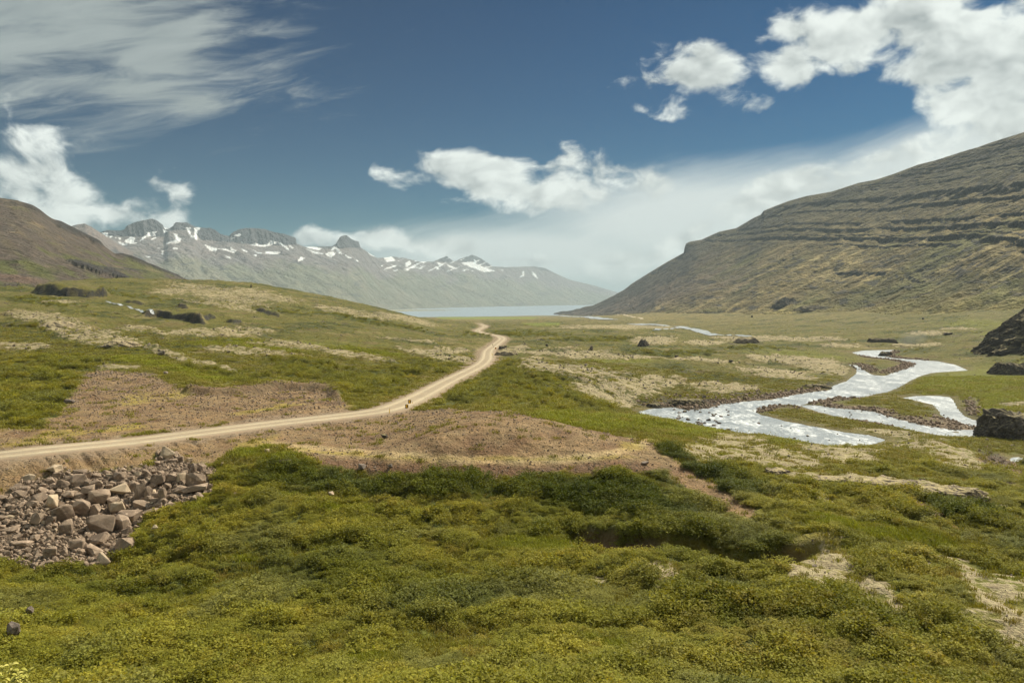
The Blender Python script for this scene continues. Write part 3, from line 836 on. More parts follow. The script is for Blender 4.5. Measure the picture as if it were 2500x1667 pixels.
# ------------------------------------------------------------------ water
def water_mat(name, deep, foam, foam_amt, scale, bump, rough):
    m, k, bs, out = mat_new(name)
    tc = k.n('ShaderNodeTexCoord').outputs['Object']
    mp = k.n('ShaderNodeMapping'); k.put(mp.inputs['Vector'], tc)
    mp.inputs['Rotation'].default_value = (0, 0, math.radians(-35)); mp.inputs['Scale'].default_value = (1.0, 0.38, 1)
    v = mp.outputs[0]
    nz = k.noise(v, scale, 8, 0.66, 0.6)
    big = k.noise(v, scale * 0.16, 4, 0.6, 0.4)
    f = k.step(k.m('ADD', nz, k.m('MULTIPLY', k.m('SUBTRACT', big, 0.5), 0.6)), 0.60 - foam_amt, 0.86 - foam_amt)
    k.put(bs.inputs['Base Color'], k.mix(f, deep, foam))
    bs.inputs['Specular IOR Level'].default_value = 0.5
    k.put(bs.inputs['Roughness'], k.m('MULTIPLY_ADD', f, 0.5, rough))
    b = k.n('ShaderNodeBump'); b.inputs['Strength'].default_value = bump; b.inputs['Distance'].default_value = 0.5
    k.put(b.inputs['Height'], k.m('MULTIPLY', k.noise(v, scale * 2.2, 6, 0.65, 0.5), 1.0))
    k.t.links.new(b.outputs[0], bs.inputs['Normal'])
    return m
MAT_RIVER = water_mat("river_water", (0.23, 0.26, 0.275), (0.66, 0.69, 0.69), 0.14, 0.80, 0.5, 0.40)
MAT_FJORD = water_mat("fjord_water", (0.27, 0.33, 0.36), (0.30, 0.35, 0.37), -0.2, 0.01, 0.12, 0.38)

def river_mesh():
    # one sheet just wider than the channels; the banks of the ground cut its edge
    xs = np.arange(20, 330, 1.6); ys = np.arange(185, 780, 2.0)
    X, Y = np.meshgrid(xs, ys)
    d = np.full(X.shape, 1e9)
    for c in CHANNELS:
        x0, y0 = c.min(0) - 8; x1, y1 = c.max(0) + 8
        m = (X > x0) & (X < x1) & (Y > y0) & (Y < y1)
        if not m.any(): continue
        ins = in_poly(X[m], Y[m], c); dd, _, _ = seg_dist(X[m], Y[m], c, closed=True)
        d[m] = np.minimum(d[m], np.where(ins, -dd, dd))
    keep = d < 4.0
    Z = wl(Y) + 0.03 * vnoise(X / 3.0, Y / 5.0, 15)
    fc = grid_faces(*X.shape)
    kf = keep.ravel()[fc].all(1)
    fc = fc[kf]
    used = np.unique(fc); remap = np.full(X.size, -1); remap[used] = np.arange(len(used))
    return np.stack([X, Y, Z], -1).reshape(-1, 3)[used], remap[fc]
rv, rf = river_mesh()
me = np_mesh("river", rv, rf, MAT_RIVER)
tag(link(bpy.data.objects.new("river", me)), "silvery braided river with rapids winding past grassy islands", "river", kind="structure")

strip("distant_river_bend", [(1535, 791.5), (1580, 791.5), (1620, 794), (1655, 798), (1690, 802.5), (1712, 809), (1730, 816), (1752, 819)], 17, 0.6, MAT_RIVER, (1, 1, 1),
      "pale bend of the river in the flat valley bottom below the mountain", "river")
strip("river_side_arm", [(1600, 806), (1622, 803), (1650, 800), (1662, 801)], 8, 0.6, MAT_RIVER, (1, 1, 1),
      "thin side arm of the distant river beside a gravel bar", "river")
strip("distant_river_pool", [(1775, 818), (1800, 818), (1822, 820), (1832, 822)], 9, 0.6, MAT_RIVER, (1, 1, 1),
      "small bright pool of the distant river behind a mossy rise", "river")
strip("river_mouth", [(1340, 769.8), (1380, 771.2), (1420, 774), (1460, 777.5), (1486, 781)], 42, 1.2, MAT_RIVER, (1, 1, 1),
      "river mouth channel joining the fjord across the flats", "river")
strip("brook", [(258, 737), (270, 738.5), (292, 745), (318, 750), (338, 757), (350, 763), (372, 768)], 2.6, 0.35, MAT_RIVER, (1, 1, 1),
      "white brook tumbling down the left hillside between dark rocks", "brook")

me = np_mesh("fjord", [(-9000, 3600, 0), (30000, 3600, 0), (30000, 60000, 0), (-9000, 60000, 0)], [(0, 1, 2, 3)], MAT_FJORD)
tag(link(bpy.data.objects.new("fjord", me)), "pale blue fjord lying beyond the end of the road", "water", kind="structure")

sp = []
for px, py in [(840,763),(920,761),(1000,759.5),(1090,758.4),(1130,757.8),(1080,757.0),(1000,756.6),(920,757.0),(840,757.4)]:
    Yp = H * F / (py - HOR); sp.append(((px - CX) / F * Yp, Yp, 1.2))
bm = bmesh.new(); bm.faces.new([bm.verts.new(q) for q in sp]); bmesh.ops.triangulate(bm, faces=bm.faces)
me = bpy.data.meshes.new("sand_spit"); bm.to_mesh(me); bm.free()
m_, k_, b_, _o = mat_new("spit_sand"); k_.put(b_.inputs['Base Color'], k_.mix(k_.noise(k_.n('ShaderNodeTexCoord').outputs['Object'], .004, 5, .6), (0.20, 0.22, 0.07), (0.36, 0.27, 0.17)))
me.materials.append(m_)
tag(link(bpy.data.objects.new("sand_spit", me)), "low tan spit reaching into the fjord from the left shore", "spit", kind="structure")

# ------------------------------------------------------------------ mountains
def icurve(pts, px):
    p = np.array(sorted(pts)); 
    return [np.interp(px, p[:, 0], p[:, i]) for i in range(1, p.shape[1])]

MAT_MTN = terrain_material("mountain_slope", (0.012, 0.06, 0.3), 0.7, 0.40, 6.0)
MAT_HILL = terrain_material("hill_scree", (0.03, 0.15, 0.7), 0.6, 0.35, 3.0)
MAT_FAR = terrain_material("far_range_rock", (0.003, 0.015, 0.06), 0.5, 0.30, 15.0)

def finish(name, X, Y, Z, colr, mat, label, cat):
    me = np_mesh(name, np.stack([X, Y, Z], -1).reshape(-1, 3), grid_faces(*X.shape), mat, attrs={'Col': np.clip(colr, 0.01, 0.9).reshape(-1, 3)})
    o = link(bpy.data.objects.new(name, me))
    return tag(o, label, cat, kind="structure")

def slope_of(X, Y, Z):
    def dv(A, ax): return np.gradient(A, axis=ax)
    a = np.stack([dv(X, 0), dv(Y, 0), dv(Z, 0)], -1); b = np.stack([dv(X, 1), dv(Y, 1), dv(Z, 1)], -1)
    n = np.cross(b, a); n /= np.linalg.norm(n, axis=-1, keepdims=True) + 1e-9
    return np.abs(n[..., 2])

# --- the layered basalt mountain on the right
RID = [(1350,766,5900),(1370,762,5700),(1400,757,5500),(1450,745,5200),(1500,721,4950),(1521,710,4870),(1542,693,4800),(1585,666,4650),(1628,640,4500),(1670,617,4380),(1673,596,4370),(1683,590.5,4340),(1713,585,4260),(1755,566,4120),(1798,557,3980),(1840,532,3820),(1861,523,3740),(1864,515,3730),(1891,504,3660),(1925,491,3580),(1968,479,3480),(2031,468,3350),(2095,447,3220),(2138,439,3140),(2180,425.5,3060),(2242,402,2940),(2300,388,2840),(2367,367,2730),(2420,348,2640),(2500,323,2520),(2600,290,2380),(2800,235,2150),(3100,150,1850)]
BAS = [(1350,768,5500),(1400,770,4700),(1450,775,4000),(1500,779,3400),(1600,779,2550),(1700,778,2200),(1850,778,1880),(2000,776,1720),(2100,772,1600),(2250,770,1400),(2350,770,1240),(2500,768,1080),(2800,770,900),(3100,775,780)]
pc = np.concatenate([np.arange(1352, 2530, 2.5), np.linspace(2540, 3090, 50)]); NT_ = 620
tt = np.linspace(0, 1, NT_)
PX, TT = np.meshgrid(pc, tt)
rpy, rY = icurve(RID, PX); bpy_, bY = icurve(BAS, PX)
zr = H + (HOR - rpy) / F * rY; zb = H + (HOR - bpy_) / F * bY - 6
Ym = lerp(bY, rY, TT); 
kern = np.hanning(61); kern /= kern.sum()
zr_s = np.convolve(np.pad(zr[0], 30, mode='edge'), kern, mode='valid')[None]
Zm = zb + (zr_s - zb) * (0.25 * TT ** 2 + 0.75 * TT ** 1.12)
Zm = np.where(TT > .90, lerp(Zm, zr * 1.0 - (1 - TT) * (zr - zb) * 0.8, ss(TT, .90, .985)), Zm)
Xm = (PX - CX) / F * Ym
mask_in = ss(TT, 0, .10) * (1 - ss(TT, .965, 1.0))
Zm += mask_in * (14 * fbm(Xm, Ym, 420, 4, 201) + 5 * fbm(Xm, Ym, 90, 3, 202))
PYm = HOR + F * (H - Zm) / Ym
# fall-line gullies (run down towards the lower left)
q = PX + 1.75 * PYm
gul = fbm(q * 1.0, PYm * 0.16, 46, 4, 203)
Zm -= mask_in * (np.abs(gul) * 9 + 2.5 * fbm(q, PYm * 0.2, 13, 3, 204)) * ss(1 - TT, 0, .5)
# basalt flows: steps in a stratigraphic height that dips inland
rag = 4.5 * fbm(Xm, Ym, 75, 4, 216, .6)
hs = Zm - 0.074 * (Ym - 3000) + 16 * fbm(Xm, Ym, 700, 2, 205) + rag
PYm = HOR + F * (H - Zm) / Ym
lr_ = np.random.default_rng(46)
bounds = np.cumsum(lr_.choice([8, 12, 16, 22, 30, 40], 75, p=[.15, .22, .25, .2, .12, .06])) - 160.0
li = np.clip(np.searchsorted(bounds, hs) - 1, 0, 73).astype(float)
lo_ = bounds[li.astype(int)]; hi_ = bounds[li.astype(int) + 1]; lf = np.clip((hs - lo_) / (hi_ - lo_), 0, 1)
layer_rand = _hash(li, li * 0, 3)
brk = fbm(PX + np.floor(li / 2) * 113, PYm * .8 + li * 3.7, 120, 5, 206, .68)
cliffy = ss(1.5 * layer_rand - .38 + 0.85 * brk + 0.15 * ss(TT, .15, .45) + .10 * ss(PX, 1900, 2300), 0.36, 0.90) * ss(TT - np.interp(PX, [1500, 1680, 1900, 2150, 2400], [.95, .74, .42, .20, .10]), -.04, .14) * (1 - .45 * ss(TT, .62, .85)) * ss(1.0 - TT, 0, .06)
g2 = np.abs(fbm(q, PYm * .12, 52, 3, 219)); cliffy *= ss(g2, .02, .09) * (.55 + .45 * ss(fbm(PX, PYm, 40, 3, 220), -.3, .3))
cw = (0.05 + 0.07 * _hash(li, li * 0 + 5, 9)) * (1 + .5 * fbm(PX, PYm, 30, 2, 218))
g = np.where(lf < 1 - cw, lf * 0.36 / (1 - cw), 0.36 + (lf - (1 - cw)) * 0.64 / cw)
Zt = lo_ + g * (hi_ - lo_) + 0.074 * (Ym - 3000) - 16 * fbm(Xm, Ym, 700, 2, 205) - rag
Zm = Zm + (Zt - Zm) * cliffy * mask_in + mask_in * 1.4 * fbm(Xm, Ym, 16, 2, 207)
incliff = ss(lf, 1 - cw - .03, 1 - cw + .03) * cliffy
flute = fbm(PX * 1.0, li * 5.0, 7, 3, 208)
Ym = Ym + incliff * flute * 12
sl = slope_of(Xm, Ym, Zm)
PYm = HOR + F * (H - Zm) / Ym
strk = fbm(q, PYm * 0.22, 22, 4, 209)
cm = np.ones(Xm.shape + (3,)) * C3(0.155, 0.128, 0.050)
cm = over(cm, C3(0.31, 0.26, 0.125), ss(strk + 0.35 * fbm(Xm, Ym, 260, 3, 210), -0.05, 0.45) * (0.95 - 0.55 * ss(TT, .4, .85)))
cm = over(cm, C3(0.115, 0.125, 0.038), ss(fbm(Xm, Ym, 330, 4, 211), -0.05, 0.5) * 0.75)
cm = over(cm, C3(0.165, 0.125, 0.105), ss(1900 - PX + 160 * strk + 120 * fbm(Xm, Ym, 300, 3, 212), 0, 330) * ss(TT, .12, .4) * 0.85)
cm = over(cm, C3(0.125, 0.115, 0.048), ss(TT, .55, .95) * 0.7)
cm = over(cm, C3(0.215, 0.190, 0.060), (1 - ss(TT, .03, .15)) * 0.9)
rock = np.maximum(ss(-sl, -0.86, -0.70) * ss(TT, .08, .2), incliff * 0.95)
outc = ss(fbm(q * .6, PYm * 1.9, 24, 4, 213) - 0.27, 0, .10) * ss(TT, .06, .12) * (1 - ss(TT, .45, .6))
cm *= lerp(1.0, .60, ss(TT, .35, .85))[..., None]  # upper slope darkened in its colour, standing in for the shadow there
cm = over(cm, C3(0.050, 0.048, 0.045), np.maximum(rock, outc * .8))
cm *= (1 + 0.22 * fbm(Xm, Ym, 30, 3, 214) + .20 * fbm(Xm, Ym, 240, 4, 217))[..., None] * C3(1.06, 1.0, .88)
MTN = (PX.copy(), HOR + F * (H - Zm) / Ym, Xm.copy(), Ym.copy(), Zm.copy())
# closing slope behind the crest
nb = 14
kb = np.linspace(0, 1, nb + 1)[1:, None]
Yb2 = Ym[-1] + kb * 2600; Zb2 = Zm[-1] - kb ** 1.6 * np.maximum(Zm[-1] - (-40), 60) ; Xb2 = (PX[-1] - CX) / F * Ym[-1] + kb * 500
cb = np.ones(Yb2.shape + (3,)) * C3(0.11, 0.11, 0.05)
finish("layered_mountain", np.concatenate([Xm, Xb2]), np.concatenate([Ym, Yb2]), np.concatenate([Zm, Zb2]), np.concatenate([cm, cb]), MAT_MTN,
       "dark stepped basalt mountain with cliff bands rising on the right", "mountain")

# --- the brown scree hill on the left
RID = [(-800,440,1300),(-420,455,1400),(-100,470,1480),(0,483,1500),(42,489,1510),(80,505,1520),(133,537,1540),(186,564,1560),(239,590,1580),(277,617,1600),(319,633,1620),(372,654,1650),(425,673,1680),(473,690,1720),(520,708,1760)]
BAS = [(-800,715,620),(-420,712,660),(0,705,700),(200,704,760),(350,704,850),(473,708,1000),(520,716,1300)]
pc = np.concatenate([np.linspace(-800, -40, 60), np.arange(-30, 521, 2.2)]); NT_ = 260
PX, TT = np.meshgrid(pc, np.linspace(0, 1, NT_))
rpy, rY = icurve(RID, PX); bpy_, bY = icurve(BAS, PX)
zr = H + (HOR - rpy) / F * rY; zb = H + (HOR - bpy_) / F * bY - 4
Ym = lerp(bY, rY, TT); Zm = zb + (zr - zb) * TT ** 1.25; Xm = (PX - CX) / F * Ym
mi = ss(TT, 0, .08) * (1 - ss(TT, .955, 1.0))
Zm += mi * (7 * fbm(Xm, Ym, 160, 4, 301) + 1.6 * fbm(Xm, Ym, 30, 3, 302)) 
PYm = HOR + F * (H - Zm) / Ym
crest = ss(TT - 0.055 * fbm(PX, TT * 0, 60, 3, 303), .90, .93) * (1 - ss(TT, .985, 1.0)) * ss(fbm(PX, TT * 0, 110, 2, 304) + .45 * ss(PX, 20, 260) , -0.05, 0.3)
Zm += crest * 6
q = PX * 1.0 - 1.2 * PYm
strk = fbm(q, PYm * .2, 40, 4, 305)
def lell(px, py, rx, ry, rot):
    c, s = math.cos(math.radians(rot)), math.sin(math.radians(rot)); dx = PX - px; dy = PYm - py
    return np.clip(1 - np.sqrt(((dx * c + dy * s) / rx) ** 2 + ((-dx * s + dy * c) / ry) ** 2), -1, 1)
band = np.maximum(np.maximum(lell(225, 658, 60, 6, 20), lell(285, 674, 40, 7, 22)), lell(190, 648, 30, 4, 20))
ribs = np.maximum(lell(260, 653, 70, 3, 8), lell(330, 658, 50, 2.5, 8))
bm = ss(band + .3 * fbm(PX, PYm, 8, 3, 306), 0.0, .3)
Zm += bm * 5
sl = slope_of(Xm, Ym, Zm)
cm = np.ones(Xm.shape + (3,)) * C3(0.120, 0.094, 0.072)
cm = over(cm, C3(0.155, 0.125, 0.078), ss(strk, -.05, .5) * .7)
cm = over(cm, C3(0.115, 0.125, 0.030), ss(strk * .7 + .8 * fbm(Xm, Ym, 90, 4, 307) + .75 * ss(PYm, 560, 660) - .25, .15, .65) * .85)
cm = over(cm, C3(0.30, 0.235, 0.135), ss(fbm(Xm, Ym, 45, 4, 308) - .33, 0, .25) * .5)
cm = over(cm, C3(0.10, 0.075, 0.060), ss(fbm(Xm, Ym, 28, 3, 309) - .38, 0, .15) * .6)
cm = over(cm, C3(0.055, 0.050, 0.046), np.maximum(np.maximum(crest, bm), ss(ribs + .25 * fbm(PX, PYm, 8, 3, 310), .1, .4) * .8))
cm = over(cm, C3(0.17, 0.115, 0.085), ss(lell(20, 680, 120, 12, 5) + .3 * strk, 0, .4))
cm *= .78 * (1 + 0.18 * fbm(Xm, Ym, 12, 3, 311))[..., None]
kb = np.linspace(0, 1, 11)[1:, None]
Yb2 = Ym[-1] + kb * 1500; Xb2 = Xm[-1] - kb * 500; Zb2 = Zm[-1] - kb ** 1.3 * (Zm[-1] + 60)
finish("scree_hill", np.concatenate([Xm, Xb2]), np.concatenate([Ym, Yb2]), np.concatenate([Zm, Zb2]), np.concatenate([cm, np.ones(Yb2.shape + (3,)) * C3(.15, .12, .06)]), MAT_HILL,
       "brown scree hill with a dark rock rim rising on the left", "hill")

# --- snowy range beyond the fjord
c1 = lambda a, b: (200 + a / 4.704, 520 + b / 4.704)
c2 = lambda a, b: (700 + a / 2.94, 540 + b / 2.94)
ridge = [(-200,560),(60,575),(200,572),(240,569),(248,566)] + [c1(*p) for p in [(290,195),(370,200),(440,205),(490,185),(510,150),(600,110),(700,85),(800,65),(850,80),(930,135),(935,165),(1000,180),(1050,150),(1060,120),(1085,105),(1130,112),(1210,108),(1290,155),(1340,165),(1400,172),(1470,170),(1530,195),(1600,245),(1690,265),(1720,230),(1790,190),(1880,173),(2000,175),(2100,185),(2180,215),(2310,238)]] + \
   [(712,577)] + [c2(*p) for p in [(67,120),(70,160),(130,185),(330,180),(350,165),(385,110),(430,98),(455,125),(520,150),(526,185),(570,215),(650,265),(760,255),(850,265),(950,290),(1050,290),(1150,250),(1200,290),(1330,240),(1390,265),(1480,325),(1560,330),(1780,325),(1850,335),(1920,370),(2030,420),(2200,460),(2352,505)]] + [(1600,738),(1700,745)]
env = [(-200,585),(200,580),(250,574),(300,578),(400,580),(412,566),(425,562),(475,563),(490,586),(560,592),(620,598),(700,600),(724,597),(744,606),(812,608),(850,606),(880,606),(921,631),(960,632),(1091,640),(1152,640),(1203,652),(1305,655),(1353,668),(1390,684),(1448,697),(1500,713),(1600,739),(1700,746)]
Yr_pts = [(-200,6800),(150,7000),(350,7300),(700,8600),(850,9600),(1000,12500),(1200,15500),(1330,18000),(1500,20500),(1700,23500)]
Yb_pts = [(-200,4600),(300,4700),(600,5500),(850,7000),(950,8300),(1100,10500),(1300,14000),(1500,18000),(1700,21500)]
pc = np.arange(-60, 1700, 2.3); n1_, n2_ = 120, 34
PXr = pc[None]
def iv(pts, x): 
    p = np.array(pts); o = np.argsort(p[:, 0], kind='stable'); return np.interp(x, p[o, 0], p[o, 1])
rpy = iv(ridge, pc) + 1.0 * fbm(pc, pc * 0, 10, 3, 400) * (pc < 1320); epy = np.maximum(iv(env, pc), rpy + 0.6)
rY = iv(Yr_pts, pc); bY = iv(Yb_pts, pc)
zrr = H + (HOR - rpy) / F * rY
Ysh = rY - 110
zsh = H + (HOR - epy) / F * Ysh
t1 = np.linspace(0, 1, n1_)[:, None]
Yl = bY + (Ysh - bY) * t1; Zl = -8 + (zsh + 8) * t1 ** 1.30
t2 = np.linspace(0, 1, n2_ + 1)[1:, None]
Yu = Ysh + (rY - Ysh) * t2 ** 1.2; Zu = zsh + (zrr - zsh) * t2
Ym = np.concatenate([Yl, Yu]); Zm = np.concatenate([Zl, Zu]); TT = np.concatenate([t1 * .8, .8 + .2 * t2]) * np.ones((1, len(pc)))
PX = np.broadcast_to(PXr, Ym.shape)
Xm = (PX - CX) / F * Ym
mi = ss(TT, 0, .1) * (1 - ss(TT, .72, .8))
Zm += mi * (60 * fbm(Xm, Ym, 1500, 4, 401) + 16 * fbm(Xm, Ym, 330, 3, 402) + 26 * fbm(PX * 1.0 + 1.2 * TT * 300, TT * 20, 30, 4, 403))
cap = ss(TT, .80, .82) * ss(rpy * 0 + (epy - rpy), 2, 7)[None]
Ym = Ym + cap * (30 * fbm(PX + 30 * TT, TT * 12, 11, 4, 404) + 22 * fbm(PX, TT * 90, 6, 3, 405)) * (1 - ss(TT, .985, 1))
PYm = HOR + F * (H - Zm) / Ym
cm = np.ones(Xm.shape + (3,)) * C3(0.165, 0.170, 0.120)  # scree grey, made paler to stand in for part of the haze
cm = over(cm, C3(0.215, 0.205, 0.150), ss(fbm(Xm, Ym * .5, 500, 4, 406), -.1, .5) * .8)
cm = over(cm, C3(0.185, 0.165, 0.160), ss(TT + .12 * fbm(PX, PYm * 2, 60, 4, 407), .48, .62))
cm = over(cm, C3(0.06, 0.06, 0.065), ss(fbm(PX, PYm * 4, 50, 4, 408) - .35, 0, .2) * .6)
cm = over(cm, C3(0.080, 0.080, 0.088), cap)
SN = [[c1(*p) for p in s] for s in (
 [(230,230),(290,225),(300,265),(280,285),(262,262)], [(315,265),(355,262),(345,280),(320,280)], [(372,275),(402,283),(385,292)], [(420,286),(455,290),(450,303),(425,300)],
 [(490,310),(540,295),(550,270),(612,285),(600,335),(635,345),(600,356),(520,345),(480,320)], [(415,325),(470,345),(540,365),(500,372),(430,355)],
 [(665,322),(700,275),(750,250),(740,220),(865,215),(835,240),(858,265),(800,270),(740,278),(700,310)], [(770,316),(820,285),(865,275),(830,300)],
 [(930,190),(990,212),(940,236)], [(930,165),(1000,178),(960,190)],
 [(1040,233),(1090,233),(1095,270),(1138,300),(1130,330),(1100,353),(1010,345),(975,364),(962,345),(1020,325),(1080,305),(1065,265)],
 [(1195,166),(1250,166),(1240,200),(1255,250),(1290,262),(1295,210),(1285,180),(1290,166),(1370,166),(1330,210),(1320,240),(1335,290),(1315,310),(1280,282),(1265,290),(1230,245)],
 [(1745,264),(1800,238),(1838,245),(1810,270)], [(1700,277),(1760,289),(1720,294)], [(1400,358),(1450,380),(1540,405),(1560,425),(1530,440),(1470,432)],
 [(1560,408),(1640,410),(1720,428),(1700,393),(1780,435),(1750,462),(1680,440)], [(1825,323),(1885,355),(1830,346)],
 [(1925,365),(1990,343),(2040,363),(2110,365),(2145,348),(2160,310),(2230,333),(2230,354),(2160,374),(2100,387),(2000,380)], [(2230,323),(2290,348),(2352,388),(2352,412),(2300,377)],
 [(1960,418),(2020,453),(2100,463),(2020,467)], [(2105,438),(2280,450),(2240,477),(2110,467)], [(1640,490),(1700,503),(1715,527),(1670,512)], [(730,493),(800,503),(760,514)],
 [(905,432),(952,438),(930,449)], [(908,458),(942,466),(930,477)], [(1035,405),(1080,393),(1112,420),(1060,417)], [(1965,478),(2010,473),(2005,499)], [(1830,408),(1920,450),(1860,442)], [(860,403),(905,405),(880,412)], [(415,392),(460,400),(430,406)])]
SN += [[c2(*p) for p in s] for s in (
 [(-5,175),(22,212),(-5,202)], [(13,163),(52,197),(30,192)], [(118,173),(190,183),(252,195),(230,210),(150,192)], [(133,193),(190,213),(272,238),(200,234)],
 [(313,212),(340,178),(352,180),(402,235),(375,232),(350,197),(330,212)], [(276,230),(330,218),(352,230),(320,264),(290,247)], [(410,236),(472,268),(440,264)], [(78,282),(100,260),(137,260),(110,282),(85,289)], [(488,273),(520,284),(505,290)],
 [(572,212),(655,265),(600,244)], [(690,258),(750,248),(785,285),(720,294)], [(850,300),(885,283),(893,310),(860,332)], [(843,335),(882,350),(860,355)], [(948,283),(1005,289),(980,304)], [(1078,293),(1122,305),(1090,317)], [(1072,333),(1098,345),(1080,350)],
 [(1138,303),(1200,328),(1225,345),(1170,332)], [(1248,300),(1320,288),(1380,318),(1450,343),(1490,355),(1420,368),(1330,332)], [(1338,268),(1368,290),(1355,312)], [(1690,360),(1703,360),(1703,395),(1668,404),(1690,388)], [(1757,360),(1782,375),(1810,420),(1768,387)], [(1260,343),(1310,348),(1280,352)], [(700,270),(760,262),(740,275)], [(1535,345),(1565,355),(1545,358)])]
snow = np.zeros(Xm.shape, bool)
jn = 1.0 * fbm(PX, PYm, 6, 3, 409); jm = 0.8 * fbm(PX, PYm, 5, 3, 410)
for s in SN:
    s = np.array(s); x0, y0 = s.min(0) - 3; x1, y1 = s.max(0) + 3
    m = (PX > x0) & (PX < x1) & (PYm > y0) & (PYm < y1)
    snow[m] |= in_poly(PX[m] + jn[m], PYm[m] + jm[m], s)
streaks = (fbm(PX + 2.0 * PYm, PYm * .8, 12, 4, 411) > 0.30) & (PX > 930) & (PX < 1215) & (PYm < 662) & (PYm > 626)
snow |= streaks
cm[snow] = (0.86, 0.88, 0.90)
kb = np.linspace(0, 1, 9)[1:, None]
Yb2 = Ym[-1] + kb * 3000; Xb2 = (PX[-1] - CX) / F * Yb2; Zb2 = Zm[-1] - kb ** 1.2 * (Zm[-1] + 80)
finish("snowy_mountain_range", np.concatenate([Xm, Xb2]), np.concatenate([Ym, Yb2]), np.concatenate([Zm, Zb2]), np.concatenate([cm, np.ones(Yb2.shape + (3,)) * C3(.1, .1, .09)]), MAT_FAR,
       "hazy mountain range with dark crags and snow patches beyond the fjord", "mountain range")

# --- nearer spur between the scree hill and the range
RID = [(-300,600,6200),(100,566,6000),(170,553,6000),(190,548,6000),(207,546,6000),(222,553,6000),(245,568,6000),(290,597,6050),(330,620,6100),(400,662,6200),(470,705,6400)]
BAS = [(-300,790,3600),(250,780,4000),(400,775,4600),(470,772,5200)]
pc = np.arange(-300, 471, 3.0)
PX, TT = np.meshgrid(pc, np.linspace(0, 1, 70))
rpy, rY = icurve(RID, PX); bpy_, bY = icurve(BAS, PX)
zr = H + (HOR - rpy) / F * rY
Ym = lerp(bY, rY, TT); Zm = lerp(-10, zr, TT ** 1.1); Xm = (PX - CX) / F * Ym
mi = ss(TT, 0, .1) * (1 - ss(TT, .95, 1))
Zm += mi * 22 * fbm(PX - 220 * TT, TT * 60, 40, 4, 501)
cm = np.ones(Xm.shape + (3,)) * C3(0.185, 0.145, 0.125)
cm = over(cm, C3(0.07, 0.065, 0.06), ss(fbm(PX, TT * 200, 30, 3, 502), .25, .5) * ss(TT, .7, .9))
kb = np.linspace(0, 1, 7)[1:, None]
Yb2 = Ym[-1] + kb * 1600; Xb2 = (PX[-1] - CX) / F * Yb2 - kb * 300; Zb2 = Zm[-1] - kb ** 1.2 * (Zm[-1] + 60)
finish("mountain_spur", np.concatenate([Xm, Xb2]), np.concatenate([Ym, Yb2]), np.concatenate([Zm, Zb2]), np.concatenate([cm, np.ones(Yb2.shape + (3,)) * C3(.12, .1, .08)]), MAT_FAR,
       "bare brown mountain spur behind the scree hill", "mountain")

# ------------------------------------------------------------------ haze over the whole valley
def build_haze():
    m = bpy.data.materials.new("valley_haze"); m.use_nodes = True
    t = m.node_tree; t.nodes.clear()
    o = t.nodes.new('ShaderNodeOutputMaterial'); v = t.nodes.new('ShaderNodeVolumePrincipled')
    v.inputs['Color'].default_value = (0.74, 0.915, 1.0, 1)
    v.inputs['Density'].default_value = 5.2e-5
    v.inputs['Anisotropy'].default_value = 0.0
    t.links.new(v.outputs[0], o.inputs['Volume'])
    bm = bmesh.new()
    bmesh.ops.create_cube(bm, size=1.0)
    for vv in bm.verts:
        vv.co.x = -34500 if vv.co.x < 0 else 34500
        vv.co.y = -36000 if vv.co.y < 0 else 62000
        vv.co.z = -145 if vv.co.z < 0 else 985
    me = bpy.data.meshes.new("haze"); bm.to_mesh(me); bm.free(); me.materials.append(m)
    tag(link(bpy.data.objects.new("haze", me)), "pale summer haze thickening towards the fjord", "haze", kind="stuff")
build_haze()

# ------------------------------------------------------------------ scattering of ground cover
dpx = np.gradient(pxs)[None, :]; dly = np.gradient(lys)[:, None]
AREA = (YG * dpx / F) * (YG * dly)
def scatter(weight, n, seed):
    r = np.random.default_rng(seed)
    p = (weight * AREA).ravel(); s = p.sum()
    c = np.cumsum(p) / s
    k = np.searchsorted(c, r.random(n)); k = np.clip(k, 0, len(c) - 1)
    i, j = np.unravel_index(k, YG.shape)
    l = LYG[i, j] + (r.random(n) - .5) * dly[i, 0]; px = PXG[i, j] + (r.random(n) - .5) * dpx[0, j]
    Y = np.exp(l); X = (px - CX) / F * Y
    return X, Y, bil(ZG, X, Y), i, j, r, s

def scatter_group(name):
    ng = bpy.data.node_groups.new(name, 'GeometryNodeTree')
    ng.interface.new_socket('Geometry', in_out='INPUT', socket_type='NodeSocketGeometry')
    ng.interface.new_socket('Geometry', in_out='OUTPUT', socket_type='NodeSocketGeometry')
    a = ng.nodes.new('NodeGroupInput'); b = ng.nodes.new('NodeGroupOutput')
    return ng, a, b

